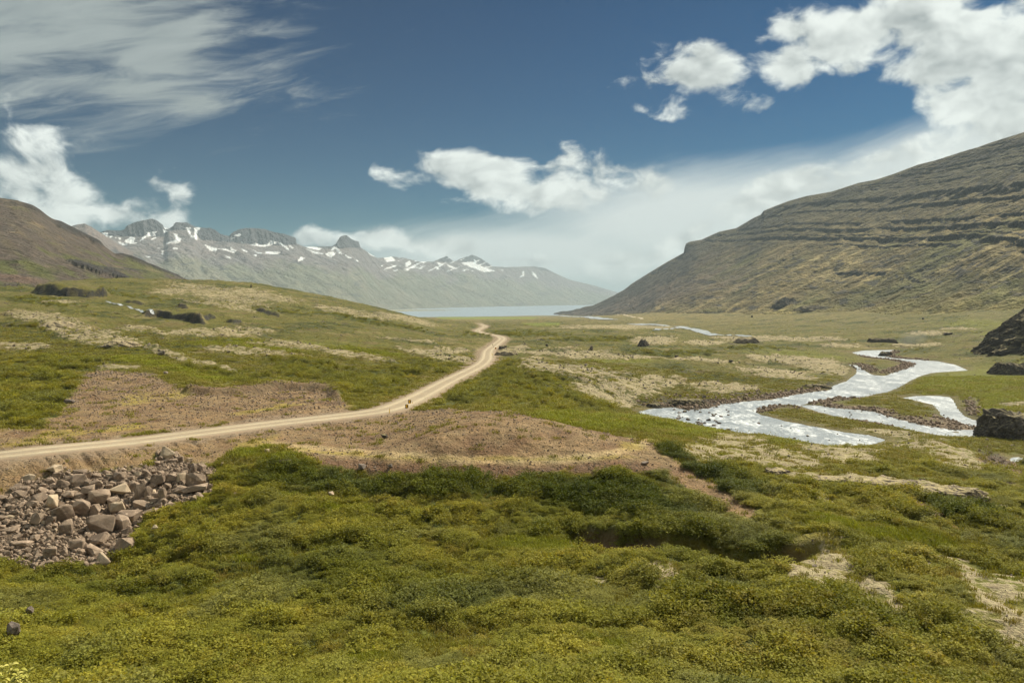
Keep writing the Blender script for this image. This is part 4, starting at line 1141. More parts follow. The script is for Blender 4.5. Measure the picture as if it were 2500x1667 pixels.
def scatter_object(name, label, cat, protos, X, Y, Z, idx, rot, scl, tint):
    coll = bpy.data.collections.new(name + "_kinds")
    for p in protos: coll.objects.link(p)
    me = bpy.data.meshes.new(name)
    n = len(X)
    me.vertices.add(n)
    me.vertices.foreach_set("co", np.stack([X, Y, Z], 1).astype(np.float32).ravel())
    def put(nm, typ, arr, key):
        at = me.attributes.new(nm, typ, 'POINT'); at.data.foreach_set(key, np.ascontiguousarray(arr).ravel())
    put('idx', 'INT', idx.astype(np.int32), 'value')
    put('rot', 'FLOAT_VECTOR', rot.astype(np.float32), 'vector')
    put('scl', 'FLOAT_VECTOR', scl.astype(np.float32), 'vector')
    put('tint', 'FLOAT_COLOR', np.concatenate([tint, np.ones((n, 1))], 1).astype(np.float32), 'color')
    o = link(bpy.data.objects.new(name, me))
    ng, gi, go = scatter_group(name)
    ip = ng.nodes.new('GeometryNodeInstanceOnPoints')
    ci = ng.nodes.new('GeometryNodeCollectionInfo')
    ci.inputs['Collection'].default_value = coll
    ci.inputs['Separate Children'].default_value = True
    ci.inputs['Reset Children'].default_value = True
    def named(nm, typ):
        nd = ng.nodes.new('GeometryNodeInputNamedAttribute'); nd.data_type = typ; nd.inputs['Name'].default_value = nm
        return nd.outputs['Attribute']
    L = ng.links.new
    L(gi.outputs[0], ip.inputs['Points']); L(ci.outputs[0], ip.inputs['Instance'])
    ip.inputs['Pick Instance'].default_value = True
    L(named('idx', 'INT'), ip.inputs['Instance Index'])
    L(named('rot', 'FLOAT_VECTOR'), ip.inputs['Rotation'])
    L(named('scl', 'FLOAT_VECTOR'), ip.inputs['Scale'])
    L(ip.outputs[0], go.inputs[0])
    md = o.modifiers.new('scatter', 'NODES'); md.node_group = ng
    return tag(o, label, cat, kind="stuff")

def leaf_material(name, trans=0.35):
    m = bpy.data.materials.new(name); m.use_nodes = True
    t = m.node_tree; t.nodes.clear(); k = NT(t)
    out = k.n('ShaderNodeOutputMaterial')
    c = attr(k, 'tint', 'INSTANCER').outputs['Color']
    sh = attr(k, 'shade').outputs['Fac']
    rnd = k.n('ShaderNodeObjectInfo').outputs['Random']
    f = k.m('MULTIPLY', k.m('MULTIPLY_ADD', rnd, 0.35, 0.82), k.m('MULTIPLY_ADD', sh, 0.45, 0.78))
    cc = k.mix(1.0, c, k.comb(f, f, f), 'MULTIPLY')
    d = k.n('ShaderNodeBsdfPrincipled'); k.put(d.inputs['Base Color'], cc)
    d.inputs['Roughness'].default_value = 0.65; d.inputs['Specular IOR Level'].default_value = 0.12
    tr = k.n('ShaderNodeBsdfTranslucent'); k.put(tr.inputs['Color'], k.mix(1.0, cc, (1.15, 1.05, 0.55), 'MULTIPLY'))
    mx = k.n('ShaderNodeMixShader'); mx.inputs[0].default_value = trans
    t.links.new(d.outputs[0], mx.inputs[1]); t.links.new(tr.outputs[0], mx.inputs[2]); t.links.new(mx.outputs[0], out.inputs[0])
    return m
MAT_LEAF = leaf_material("scrub_leaf")
MAT_BLADE = leaf_material("grass_blade", 0.3)

def shrub_proto(i, nleaf=480):
    r = np.random.default_rng(100 + i)
    V = []; Fq = []; S = []
    lobes = [(r.normal(0, .28, 2), .22 + .2 * r.random(), .55 + .45 * r.random()) for _ in range(5)]
    for n in range(nleaf):
        c, rad, hh = lobes[r.integers(5)]
        a = r.random() * 6.283; u = r.random() ** .45
        e = math.acos(r.random() ** .8)
        p = np.array([c[0] + math.cos(a) * math.sin(e) * rad * 1.5 * u, c[1] + math.sin(a) * math.sin(e) * rad * 1.5 * u, (0.06 + math.cos(e) * hh * (.35 + .65 * u)) * .62])
        s = .030 + .024 * r.random()
        q = r.normal(0, 1, 3); q[2] = abs(q[2]) + 1.3; q /= np.linalg.norm(q)
        t1 = np.cross(q, r.normal(0, 1, 3)); t1 /= np.linalg.norm(t1); t2 = np.cross(q, t1)
        b = len(V)
        V += [p - t1 * s * 1.25, p + t2 * s * .75, p + t1 * s * 1.25, p - t2 * s * .75]
        Fq.append((b, b + 1, b + 2, b + 3)); S += [r.random()] * 4
    # a few woody stems
    for n in range(7):
        a = r.random() * 6.283; e = np.array([math.cos(a) * .35, math.sin(a) * .35, .38]); w = np.array([-math.sin(a), math.cos(a), 0]) * .012
        b = len(V); V += [-w, w, e + w * .4, e - w * .4]; Fq.append((b, b + 1, b + 2, b + 3)); S += [-.45] * 4
    me = np_mesh("scrub_bush", np.array(V), np.array(Fq), MAT_LEAF, smooth=False, attrs={'shade': np.array(S)})
    return bpy.data.objects.new("scrub_bush", me)

def tuft_proto(i, nb=46):
    r = np.random.default_rng(300 + i)
    V = []; Ft = []; S = []
    for n in range(nb):
        p = np.array([*(r.normal(0, .22, 2)), 0]); a = r.random() * 6.283; ln = .22 + .22 * r.random(); lean = .1 + .35 * r.random()
        d = np.array([math.cos(a), math.sin(a), 0]); w = np.array([-d[1], d[0], 0]) * (.014 + .012 * r.random())
        mid_ = p + d * lean * ln * .4 + np.array([0, 0, ln * .62]); top = p + d * lean * ln * 1.3 + np.array([0, 0, ln])
        b = len(V); V += [p - w, p + w, mid_ + w * .8, mid_ - w * .8, top]
        Ft += [(b, b + 1, b + 2), (b, b + 2, b + 3), (b + 3, b + 2, b + 4)]; S += [r.random()] * 5
    me = np_mesh("grass_tuft", np.array(V), np.array(Ft), MAT_BLADE, smooth=False, attrs={'shade': np.array(S)})
    return bpy.data.objects.new("grass_tuft", me)

shr = [shrub_proto(i) for i in range(7)]
def tints(X, Y, i, j, r, base):
    a = fbm(X, Y, 16, 3, 601); b = fbm(X, Y, 5, 3, 602); c = r.normal(0, 1, len(X)) * .5
    A = C3(0.245, 0.240, 0.031); B = C3(0.330, 0.295, 0.038); G = C3(0.225, 0.222, 0.062); Rr = C3(0.290, 0.205, 0.050)
    t = lerp(A, B, ss(b + .5 * c, -.3, .6)[:, None]); t = lerp(t, G, (ss(a, .05, .45) * .75)[:, None]); t = lerp(t, Rr, (ss(-a + .6 * c, .45, .9) * .35)[:, None])
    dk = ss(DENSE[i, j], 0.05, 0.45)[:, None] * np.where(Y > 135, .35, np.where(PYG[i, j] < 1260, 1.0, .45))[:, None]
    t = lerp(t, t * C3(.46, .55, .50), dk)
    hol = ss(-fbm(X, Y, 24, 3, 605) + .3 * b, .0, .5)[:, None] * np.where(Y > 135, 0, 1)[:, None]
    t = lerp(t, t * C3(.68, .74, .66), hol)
    return t * base

def make_scrub(name, label, wgt, dens, cap, seed, smin, smax, hfac, base=1.0):
    tot = float((wgt * AREA).sum()); n = int(min(tot * dens, cap))
    X, Y, Z, i, j, r, s = scatter(wgt, n, seed)
    w = M_shrub[i, j]
    sc = (smin + (smax - smin) * r.random(n) ** 1.6) * (0.75 + 0.45 * w)
    low = 0.50 + 1.15 * ss(fbm(X, Y, 5.5, 3, 620), -.35, .55) + .25 * fbm(X, Y, 18, 2, 621)
    tall = 1 + np.where((PYG[i, j] < 1270) & (PYG[i, j] > 1120), 1.1, .4) * ss(DENSE[i, j], 0.05, 0.5)
    zf = np.clip(low * tall, .4, 1.9); wide = np.clip(zf, .85, 1.35)
    scl = np.stack([sc * wide, sc * wide, sc * hfac * zf], 1)
    rot = np.stack([r.normal(0, .12, n), r.normal(0, .12, n), r.random(n) * 6.283], 1)
    print(name, n)
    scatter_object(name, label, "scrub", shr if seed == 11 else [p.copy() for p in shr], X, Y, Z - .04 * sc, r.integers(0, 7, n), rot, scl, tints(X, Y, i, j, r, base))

vis = ((PXG > -40) & (PXG < 2540)).astype(float)
make_scrub("dwarf_birch_scrub", "low green dwarf birch and willow scrub covering the foreground slope", M_shrub * vis * (YG > 40) * (YG < 135), 2.6, 26000, 11, .75, 1.5, 0.95)
make_scrub("middle_distance_scrub", "dark green scrub patches spread over the middle of the valley", (ss(M_shrub, .15, .8) * (.12 + .88 * ss(N4 + .6 * N12, -.3, .35)) + .10 * (1 - M_grav) * ss(rD, 8, 11) * ss(RIV, 5, 9) * ss(pat + .3 * N12, -.2, .4)) * (1 - M_rip) * vis * (YG > 135) * (YG < 430), .42, 30000, 12, .9, 2.3, .85)
make_scrub("distant_scrub", "dark specks of scrub on the distant valley floor", (ss(M_shrub, .25, .8) + .22 * ss(pat + .3 * N12, -.1, .4) * ss(rD, 9, 12) * ss(RIV, 6, 12)) * vis * (YG > 430) * (YG < 1500) * np.clip(600 / YG, 0, 1), .06, 18000, 13, 1.4, 3.4, .6)

tufts = [tuft_proto(i) for i in range(5)]
wg = (np.clip(M_grass + .30 * (1 - M_shrub) , 0, 1) * (1 - M_moss * .93) * (1 - ss(M_grav, .2, .6) * .97) * (1 - ss(M_rip, .1, .5)) * ss(rD, 4.6, 7) * ss(RIV, 2, 6) * (1 - ss(bars, -.1, .2) * (RIV < 12)) * (1 - M_gul)) * vis * (YG > 40)
wg2 = wg * np.clip((75 / YG) ** 2, 0, 1) * (YG < 420)
X, Y, Z, i, j, r, s = scatter(wg2, 30000, 21)
n = len(X)
scg = (0.9 + .8 * r.random(n)) * np.clip(Y / 75, 1, 3.2)
gt = lerp(C3(0.22, 0.20, 0.035), C3(0.25, 0.27, 0.022), np.clip(M_grass[i, j] + .3 * r.normal(0, 1, n), 0, 1)[:, None])
gt = lerp(gt, C3(0.32, 0.25, 0.075), (ss(fbm(X, Y, 7, 3, 640), .1, .6) * .6)[:, None])
scatter_object("meadow_grass", "yellow green grass growing between the bushes and along the banks", "grass", tufts, X, Y, Z - .02, r.integers(0, 5, n),
               np.stack([r.normal(0, .1, n), r.normal(0, .1, n), r.random(n) * 6.283], 1), np.stack([scg, scg, np.minimum(scg, 1.5) * .75], 1), gt)

# ------------------------------------------------------------------ rock
def rock_material(name, a, b, moss, inst=False):
    m, k, bs, out = mat_new(name)
    tc = k.n('ShaderNodeTexCoord').outputs['Object']
    info = k.n('ShaderNodeObjectInfo')
    v = k.v('ADD', tc, k.comb(k.m('MULTIPLY', info.outputs['Random'], 37.0), k.m('MULTIPLY', info.outputs['Random'], 11.0), 0.0))
    n1 = k.noise(v, 1.6, 6, 0.65, 0.3); n2 = k.noise(v, 9.0, 5, 0.7); n3 = k.noise(v, 3.4, 4, 0.6)
    c = k.mix(k.step(n1, .32, .68), a, b)
    c = k.mix(k.step(n3, .56, .72), c, tuple(min(x * 1.35 + .04, .7) for x in b))
    e = k.m('MULTIPLY', k.m('MULTIPLY_ADD', n2, .7, .65), k.m('MULTIPLY_ADD', info.outputs['Random'], .38, .80))
    c = k.mix(1.0, c, k.comb(e, e, e), 'MULTIPLY')
    if moss:
        g = k.n('ShaderNodeNewGeometry'); sp = k.n('ShaderNodeSeparateXYZ'); k.t.links.new(g.outputs['Normal'], sp.inputs[0])
        f = k.m('MULTIPLY', k.step(sp.outputs[2], .62, .92), k.step(n1, .38, .58))
        c = k.mix(f, c, moss)
    k.put(bs.inputs['Base Color'], c)
    bp = k.n('ShaderNodeBump'); bp.inputs['Strength'].default_value = .6; bp.inputs['Distance'].default_value = .12
    k.put(bp.inputs['Height'], k.m('ADD', n1, k.m('MULTIPLY', n2, .35)))
    k.t.links.new(bp.outputs[0], bs.inputs['Normal'])
    return m
MAT_ROCK = rock_material("quarried_rock", (0.180, 0.130, 0.092), (0.330, 0.248, 0.175), None)
MAT_PALE = rock_material("pale_rock", (0.36, 0.275, 0.185), (0.47, 0.37, 0.25), None)
MAT_BOUL = rock_material("field_boulder", (0.13, 0.105, 0.085), (0.25, 0.20, 0.16), None)
MAT_DARK = rock_material("dark_basalt", (0.048, 0.042, 0.037), (0.115, 0.096, 0.078), (0.26, 0.215, 0.10))
MAT_LEDGE = rock_material("ledge_rock", (0.13, 0.10, 0.08), (0.33, 0.265, 0.19), (0.40, 0.33, 0.16))

def rock_mesh(seed, mat, blocky=.75, n=18, name="boulder", bev=.05):
    r = random.Random(seed)
    bm = bmesh.new()
    for _ in range(n):
        p = [r.uniform(-1, 1) for _ in range(3)]
        mx = max(abs(c) for c in p); ln = math.sqrt(sum(c * c for c in p))
        s = 1 / (blocky * mx + (1 - blocky) * ln)
        bm.verts.new([c * s * .5 * r.uniform(.86, 1.04) for c in p])
    res = bmesh.ops.convex_hull(bm, input=bm.verts)
    junk = [v for v in bm.verts if not v.link_faces]
    bmesh.ops.delete(bm, geom=junk, context='VERTS')
    bmesh.ops.dissolve_limit(bm, angle_limit=math.radians(14), verts=bm.verts, edges=bm.edges)
    bmesh.ops.bevel(bm, geom=list(bm.edges), offset=bev * .5, segments=1, affect='EDGES', clamp_overlap=True)
    bmesh.ops.triangulate(bm, faces=[f for f in bm.faces if len(f.verts) > 4])
    me = bpy.data.meshes.new(name); bm.to_mesh(me); bm.free()
    me.materials.append(mat)
    return me
RM = {k: [rock_mesh(1000 * q + i, mt, b, n_) for i in range(16)] for q, (k, mt, b, n_) in enumerate(
    (('rip', MAT_ROCK, .72, 17), ('pale', MAT_PALE, .8, 14), ('boul', MAT_BOUL, .35, 26), ('dark', MAT_DARK, .5, 24)))}

rk = random.Random(5)
def put_rock(name, kind, px, py, wpx, hpx, label, cat="rock", group=None, sink=.22, depth=None, tilt=.25, flat=None):
    p = locate(px, py)
    u = p[1] / F
    w, h = wpx * u, hpx * u
    d = depth if depth else w * rk.uniform(.7, 1.0)
    o = bpy.data.objects.new(name, rk.choice(RM[kind]))
    hz = max(h * 1.05, .35 * min(w, d))
    o.scale = (w, d, hz)
    o.rotation_euler = (rk.uniform(-tilt, tilt), rk.uniform(-tilt, tilt), rk.uniform(-.5, .5) + rk.choice((0, math.pi)))
    o.location = (p[0], p[1] + d * .15, p[2] + hz * (.5 - sink))
    link(o)
    return tag(o, label, cat, group)

G1 = "rocks of the heap below the road"
c3 = lambda a, b: (a / 3.92, 1050 + b / 3.92)
BIG = [
 (1610,265,170,110,'pale',"pale slab perched alone at the top of the rock heap, just below the road"),
 (515,415,130,90,'pale',"bright pale block at the upper left edge of the rock heap"),
 (260,490,110,65,'pale',"flat pale stone lying farthest left along the heap's upper edge"),
 (740,530,170,100,'rip',"long tan block slanting down to the right near the heap's upper edge"),
 (1865,540,180,150,'rip',"largest block at the right end of the rock heap, its left face dark"),
 (1725,490,100,90,'pale',"pale rounded block just left of the big right-end block"),
 (1510,540,150,120,'rip',"tall tan slab leaning left in the heap's upper right"),
 (1850,590,260,70,'rip',"long low rock at the heap's right foot, sinking into bright grass"),
 (1735,625,150,80,'rip',"tan block on the grass edge under the heap's right end"),
 (1120,620,220,90,'pale',"wide pale block in the middle of the heap's upper half"),
 (930,700,200,140,'rip',"big squarish grey-brown block at the centre of the heap"),
 (630,655,170,80,'rip',"flat-topped block left of the heap's central block"),
 (590,550,130,80,'rip',"tan block tucked below the bright pale upper-left block"),
 (480,740,140,130,'pale',"pale upright block in the heap's left middle with grass at its foot"),
 (560,870,220,170,'rip',"big wedge-shaped rock in the heap's left centre"),
 (760,840,200,170,'rip',"big dark cracked rock right of the wedge-shaped one"),
 (910,815,120,110,'rip',"rounded brown rock against the big cracked rock's right side"),
 (1105,790,160,110,'pale',"bright pale block in the heap's lower centre"),
 (950,985,250,180,'rip',"the largest rock of the heap, bottom centre with straight cracks"),
 (1160,955,150,160,'rip',"dark brown rock touching the right side of the largest rock"),
 (1225,860,240,100,'rip',"long flat-topped rock above the scrub at the heap's lower right"),
 (1430,805,160,60,'rip',"low tan slab at the heap's right foot beside green scrub"),
 (1545,680,90,140,'rip',"narrow upright stone in the heap's right half"),
 (1340,665,110,160,'rip',"tallest upright stone right of the heap's middle"),
 (1415,645,70,110,'rip',"slim upright stone between two taller ones"),
 (620,1000,130,140,'rip',"smooth-faced upright rock below the wedge-shaped rock"),
 (930,1075,230,90,'rip',"flat ledge-like rock beneath the largest rock of the heap"),
 (1170,1160,210,150,'rip',"separate squared boulder sitting in the scrub at the heap's lower right"),
 (1010,1290,210,110,'pale',"pale rock farthest down the heap, half buried in scrub"),
 (900,1190,170,90,'rip',"tilted rock just above the heap's lowest pale rock"),
 (730,1140,140,110,'rip',"square rock in the heap's lower middle"),
 (475,1220,130,110,'rip',"blocky rock near the heap's lower left edge"),
 (300,1075,120,80,'rip',"light block among rubble in the heap's lower left"),
 (370,690,150,90,'rip',"rounded tan block in the heap's upper left quarter"),
 (350,905,110,130,'rip',"leaning slab in the heap's left side rubble"),
 (1345,750,170,80,'rip',"low brown rock on the heap's right edge above the grass"),
 (95,970,150,50,'rip',"long flat rock at the far left of the heap"),
 (200,1120,190,60,'rip',"low long slab in the lower left rubble"),
 (1130,480,140,90,'rip',"slanted block on the heap's upper edge below the dark rills"),
 (760,420,130,50,'rip',"flat dark-edged rock on the bare bank above the heap"),
 (1620,490,120,90,'rip',"dark square rock left of the pale rounded block"),
 (920,560,140,80,'rip',"tan rock right of the long slanting block"),
 (1280,585,140,100,'rip',"pale brown block joined to the wide pale block's right side"),
 (475,905,100,100,'rip',"reddish-brown upright rock on the left of the wedge-shaped rock"),
 (490,1295,110,60,'rip',"tan rock on the heap's bottom edge in front of scrub"),
 (425,1312,130,36,'rip',"low flat stone at the very bottom of the heap"),
 (1930,385,80,70,'rip',"small tan block at the heap's upper right corner"),
 (1850,420,80,95,'rip',"narrow block next to the heap's upper right corner"),
 (845,615,140,100,'rip',"block wedged above the heap's central block"),
 (1075,715,120,80,'rip',"small square rock between the central and lower pale blocks"),
]
placed = []
for a, b, w_, h_, kd, lb in BIG:
    px, py = c3(a, b)
    put_rock("heap_rock", kd, px, py, w_ / 3.92 * 1.04, h_ / 3.92 * 1.06, lb, "rock", G1, sink=.10)
    placed.append((px, py - h_ / 8, w_ / 7.84))
# the rest of the heap, told apart only by size and quarter
RPp = np.array(RIPRAP, float)
quart = {(0, 0): "upper left", (1, 0): "upper right", (0, 1): "lower left", (1, 1): "lower right"}
cnt = 0; tries = 0; FILL = []
while cnt < 250 and tries < 20000:
    tries += 1
    px = rk.uniform(-25, 535); py = rk.uniform(1102, 1388)
    if not in_poly(np.array([px]), np.array([py]), RPp)[0]: continue
    left_low = px < 130 and py > 1230
    s = rk.uniform(11, 22) if left_low else rk.uniform(11, 32) * rk.uniform(.7, 1)
    if any((px - x) ** 2 + ((py - y) * 1.25) ** 2 < (rr_ * .62 + s * .27) ** 2 for x, y, rr_ in placed): continue
    placed.append((px, py, s / 2))
    size = "small" if s < 17 else "medium"
    hh_ = s * rk.uniform(.5, .85)
    o = put_rock("heap_rock", 'pale' if rk.random() < .1 else 'rip', px, py + s * .3, s, hh_, "", "rock", G1, sink=.2, tilt=.5)
    FILL.append((px, py, s, hh_ / s, o, size))
    cnt += 1
SHORT = ["perched pale slab", "bright upper-left block", "flat pale stone farthest left", "long slanting block", "large right-end block", "pale rounded block", "tall slab leaning left", "long low right-foot rock",
 "block on the grass edge", "wide pale block", "central squarish block", "flat-topped block left of centre", "tan block of the upper left", "pale upright block", "wedge-shaped rock", "dark cracked rock", "rounded brown rock",
 "pale block of the lower centre", "largest rock of the heap", "dark brown rock by the largest", "long flat-topped rock", "low slab at the right foot", "narrow upright stone", "tallest upright stone", "slim upright stone",
 "smooth-faced upright rock", "flat ledge-like rock", "separate squared boulder", "lowest pale rock", "tilted rock near the bottom", "square lower-middle rock", "blocky lower-left rock", "light block in the rubble",
 "rounded tan block", "leaning slab on the left", "low brown right-edge rock", "long flat far-left rock", "low long slab", "slanted upper-edge block", "flat dark-edged rock", "dark square rock", "tan rock by the slanting block",
 "pale brown joined block", "reddish-brown upright rock", "tan bottom-edge rock", "low flat bottom stone", "small upper-right corner block", "narrow upper-right block", "block wedged above centre", "small square rock at centre"]
seen = {}
for px, py, s_, asp, o, size in FILL:
    q = min(range(len(BIG)), key=lambda i: (placed[i][0] - px) ** 2 + ((placed[i][1] - py) * 1.2) ** 2)
    dx = px - placed[q][0]; dy = py - placed[q][1]
    side = ("right of" if dx > 0 else "left of") if abs(dx) > abs(dy) * 1.2 else ("below" if dy > 0 else "above")
    if abs(dx) > 5 and abs(dy) > 5 and .5 < abs(dx) / abs(dy) < 2: side = ("below" if dy > 0 else "above") + (" and right of" if dx > 0 else " and left of")
    shape = "flat" if asp < .62 else "chunky" if asp > .74 else "angular"
    far_ = math.hypot(dx, dy)
    near = "next" if far_ < 22 else "a little way"
    lb = f"{size} {shape} rock {'just' if far_ < 22 else 'some way'} {side} the {SHORT[q]}"
    seen.setdefault(lb, []).append(o); o["label"] = lb
for lb, os_ in seen.items():
    if len(os_) > 1:
        os_.sort(key=lambda o: o.location.x / o.location.y)
        for q, o in enumerate(os_):
            o["label"] = ("leftmost " if q == 0 else "rightmost " if q == len(os_) - 1 else "middle ") + lb

# scattered stones too many to count
def stones(name, label, wgt, n, seed, smin, smax, base, mat_i):
    X, Y, Z, i, j, r, s = scatter(wgt, n, seed)
    sc = smin + (smax - smin) * r.random(n) ** 3
    sc = sc * np.clip(Y / 110, 1, 3)
    prs = []
    for q in range(6):
        prs.append(bpy.data.objects.new(name + "_kind", rock_mesh(5000 + seed * 10 + q, mat_i, .45, 14, "stone")))
    rot = r.random((n, 3)) * 6.283
    scatter_object(name, label, "stones", prs, X, Y, Z + .1 * sc, r.integers(0, 6, n), rot, np.stack([sc, sc * .8, sc * .7], 1), np.ones((n, 3)))
onr = ss(rD, RW + 1.2, RW + 2.2)
stones("gravel_stones", "loose brown stones littering the gravel terrace and banks", (M_grav + redbank) * onr * vis * (YG < 260), 15000, 31, .07, .42, 1, MAT_ROCK)
stones("heap_rubble", "small rubble filling the gaps of the rock heap", M_rip * vis, 7500, 32, .12, .8, 1, MAT_ROCK)
stones("river_cobbles", "dark cobbles on the gravel bars and banks of the river", (ss(bars + .3, 0, .4) * ss(8 - RIV, 0, 5) * ss(RIV, -3, .2) + .3 * dkbank * ss(RIV, 0, 1) * (YG < 420)) * vis * (YG > 150), 4200, 33, .18, .75, 1, MAT_ROCK)
stones("hummock_stones", "scattered dark stones on the mossy hummocks", (M_moss * .25 + bare) * vis * (YG > 60) * (YG < 900) * np.clip((200 / YG), 0, 1.5), 4500, 34, .12, .55, 1, MAT_BOUL)

# ------------------------------------------------------------------ single boulders
BOULD = [
 (392,868,22,15,'boul',"dark boulder standing on a pale mossy ridge left of the bright meadow"),
 (168,985,28,13,'boul',"dark boulder at the edge of scrub left of the gravel patch"),
 (404,915,12,10,'boul',"small grey boulder in grass above the gravel patch"),
 (172,893,11,9,'boul',"grey boulder below a dark bush on the left slope"),
 (116,896,14,6,'boul',"flat grey stone in green scrub on the far left slope"),
 (558,861,9,6,'boul',"small dark stone on the moss rim beside the bright meadow"),
 (937,1071,19,13,'dark',"dark ragged lump of rock on the gravel terrace"),
 (698,1140,38,20,'boul',"broad grey boulder beside a bush below the terrace's left end"),
 (663,1134,12,9,'boul',"small boulder left of the broad grey boulder below the terrace"),
 (883,1148,22,17,'boul',"rounded boulder on the red bank below the terrace"),
 (953,1142,12,10,'boul',"small pale boulder on the red bank, right of the rounded one"),
 (1060,1143,16,7,'boul',"flat stone where the red bank meets dark scrub"),
 (652,1106,13,10,'pale',"pale stone at the upper left foot of the terrace"),
 (543,1136,9,8,'pale',"small pale stone at the right tip of the rock heap"),
 (808,1214,16,8,'pale',"pale slab lying in scrub beneath the terrace"),
 (573,1210,8,5,'pale',"tiny pale stone in the grass right of the rock heap"),
 (382,1298,24,9,'pale',"flat pale stone in scrub right of the heap"),
 (520,1287,14,11,'pale',"pale stone showing through foreground scrub right of the heap"),
 (71,1516,22,20,'boul',"pointed two-tone boulder poking out of foreground scrub at far left"),
 (30,1573,36,30,'boul',"rounded grey boulder in the scrub at the lower left corner"),
 (1575,1134,20,9,'boul',"dark stone at the right end of the terrace's track"),
 (1785,883,15,8,'dark',"black triangular boulder on a mossy rise by the bright meadow"),
 (1805,886,7,5,'dark',"small black boulder right of the triangular one"),
 (1651,872,14,8,'dark',"dark rock on a small mossy mound in mid valley"),
 (1393,867,6,4,'dark',"small dark stone on the long mossy streak right of the road"),
 (1510,864,5,4,'dark',"tiny dark stone on the mossy streak's middle"),
 (1545,873,8,4,'dark',"dark stone on the right end of the long mossy streak"),
 (1719,973,12,10,'dark',"dark boulder on the rocky far bank of the river"),
 (1444,855,9,14,'boul',"leaning brown stone standing in green scrub in mid valley"),
 (1335,845,9,8,'dark',"dark boulder with pale moss beside it, right of the road"),
 (2335,1061,21,8,'dark',"black boulder in the water near the dark rock face"),
 (2202,1166,11,9,'dark',"small black boulder on the long rock ledge"),
 (2156,1168,13,9,'pale',"pale boulder at the upper rim of the long rock ledge"),
 (2410,1076,10,8,'boul',"brown pointed boulder at the foot of the dark rock face"),
 (2472,1090,13,7,'dark',"dark boulder on the small meadow below the rock face"),
 (1957,1065,8,4,'dark',"black stone breaking the near rapids"),
 (1776,1026,7,6,'dark',"dark stone in the rapids left of the green island"),
 (1831,1047,6,4,'dark',"small dark stone in the river near the grassy near bank"),
 (1836,775,7,8,'dark',"dark bush-like boulder on the pale flats below the mountain"),
 (2254,780,6,8,'dark',"dark boulder at the mountain foot above the right meadow"),
 (2314,817,34,8,'dark',"long dark rock in the bright meadow on the right"),
]
for b in BOULD:
    put_rock("boulder", b[4], b[0], b[1], b[2] * (.8 if b[4] == "dark" and b[1] < 960 else 1), b[3] * (1.25 if b[1] > 1200 else .75 if b[4] == "dark" and b[1] < 960 else 1), b[5], "boulder", sink=-.42 if b[1] > 1200 else .0 if b[1] > 1100 else .12, tilt=.15)
# stones standing in the rapids
RST = []
for q in range(60):
    while True:
        px = rk.uniform(1640, 2110); py = rk.uniform(1000, 1078)
        pt = to_water([(px, py)])[0]
        if bil(RIV, pt[0], pt[1]) < -.6 and (px < 1800 or rk.random() < .25): break
    s = rk.uniform(.5, 1.5) * (1.2 if px < 1780 else .8)
    o = bpy.data.objects.new("river_stone", rk.choice(RM['dark' if rk.random() < .5 else 'boul']))
    o.scale = (s, s * .8, s * .7); o.rotation_euler = (rk.uniform(-.4, .4), rk.uniform(-.4, .4), rk.uniform(0, 6))
    o.location = (pt[0], pt[1], wl(pt[1]) + .05); link(o)
    RST.append((px, o))
for grp, lst in (("shallow rapids left of the green island", [t for t in RST if t[0] < 1840]), ("near channel below the green island", [t for t in RST if t[0] >= 1840])):
    for q, (px, o) in enumerate(sorted(lst, key=lambda t: t[0])):
        n_ = q + 1; suf = "th" if 10 < n_ % 100 < 14 else {1: "st", 2: "nd", 3: "rd"}.get(n_ % 10, "th")
        tag(o, f"dark stone in the {grp}, {n_}{suf} from the left", "stone", f"stones in the {grp}")

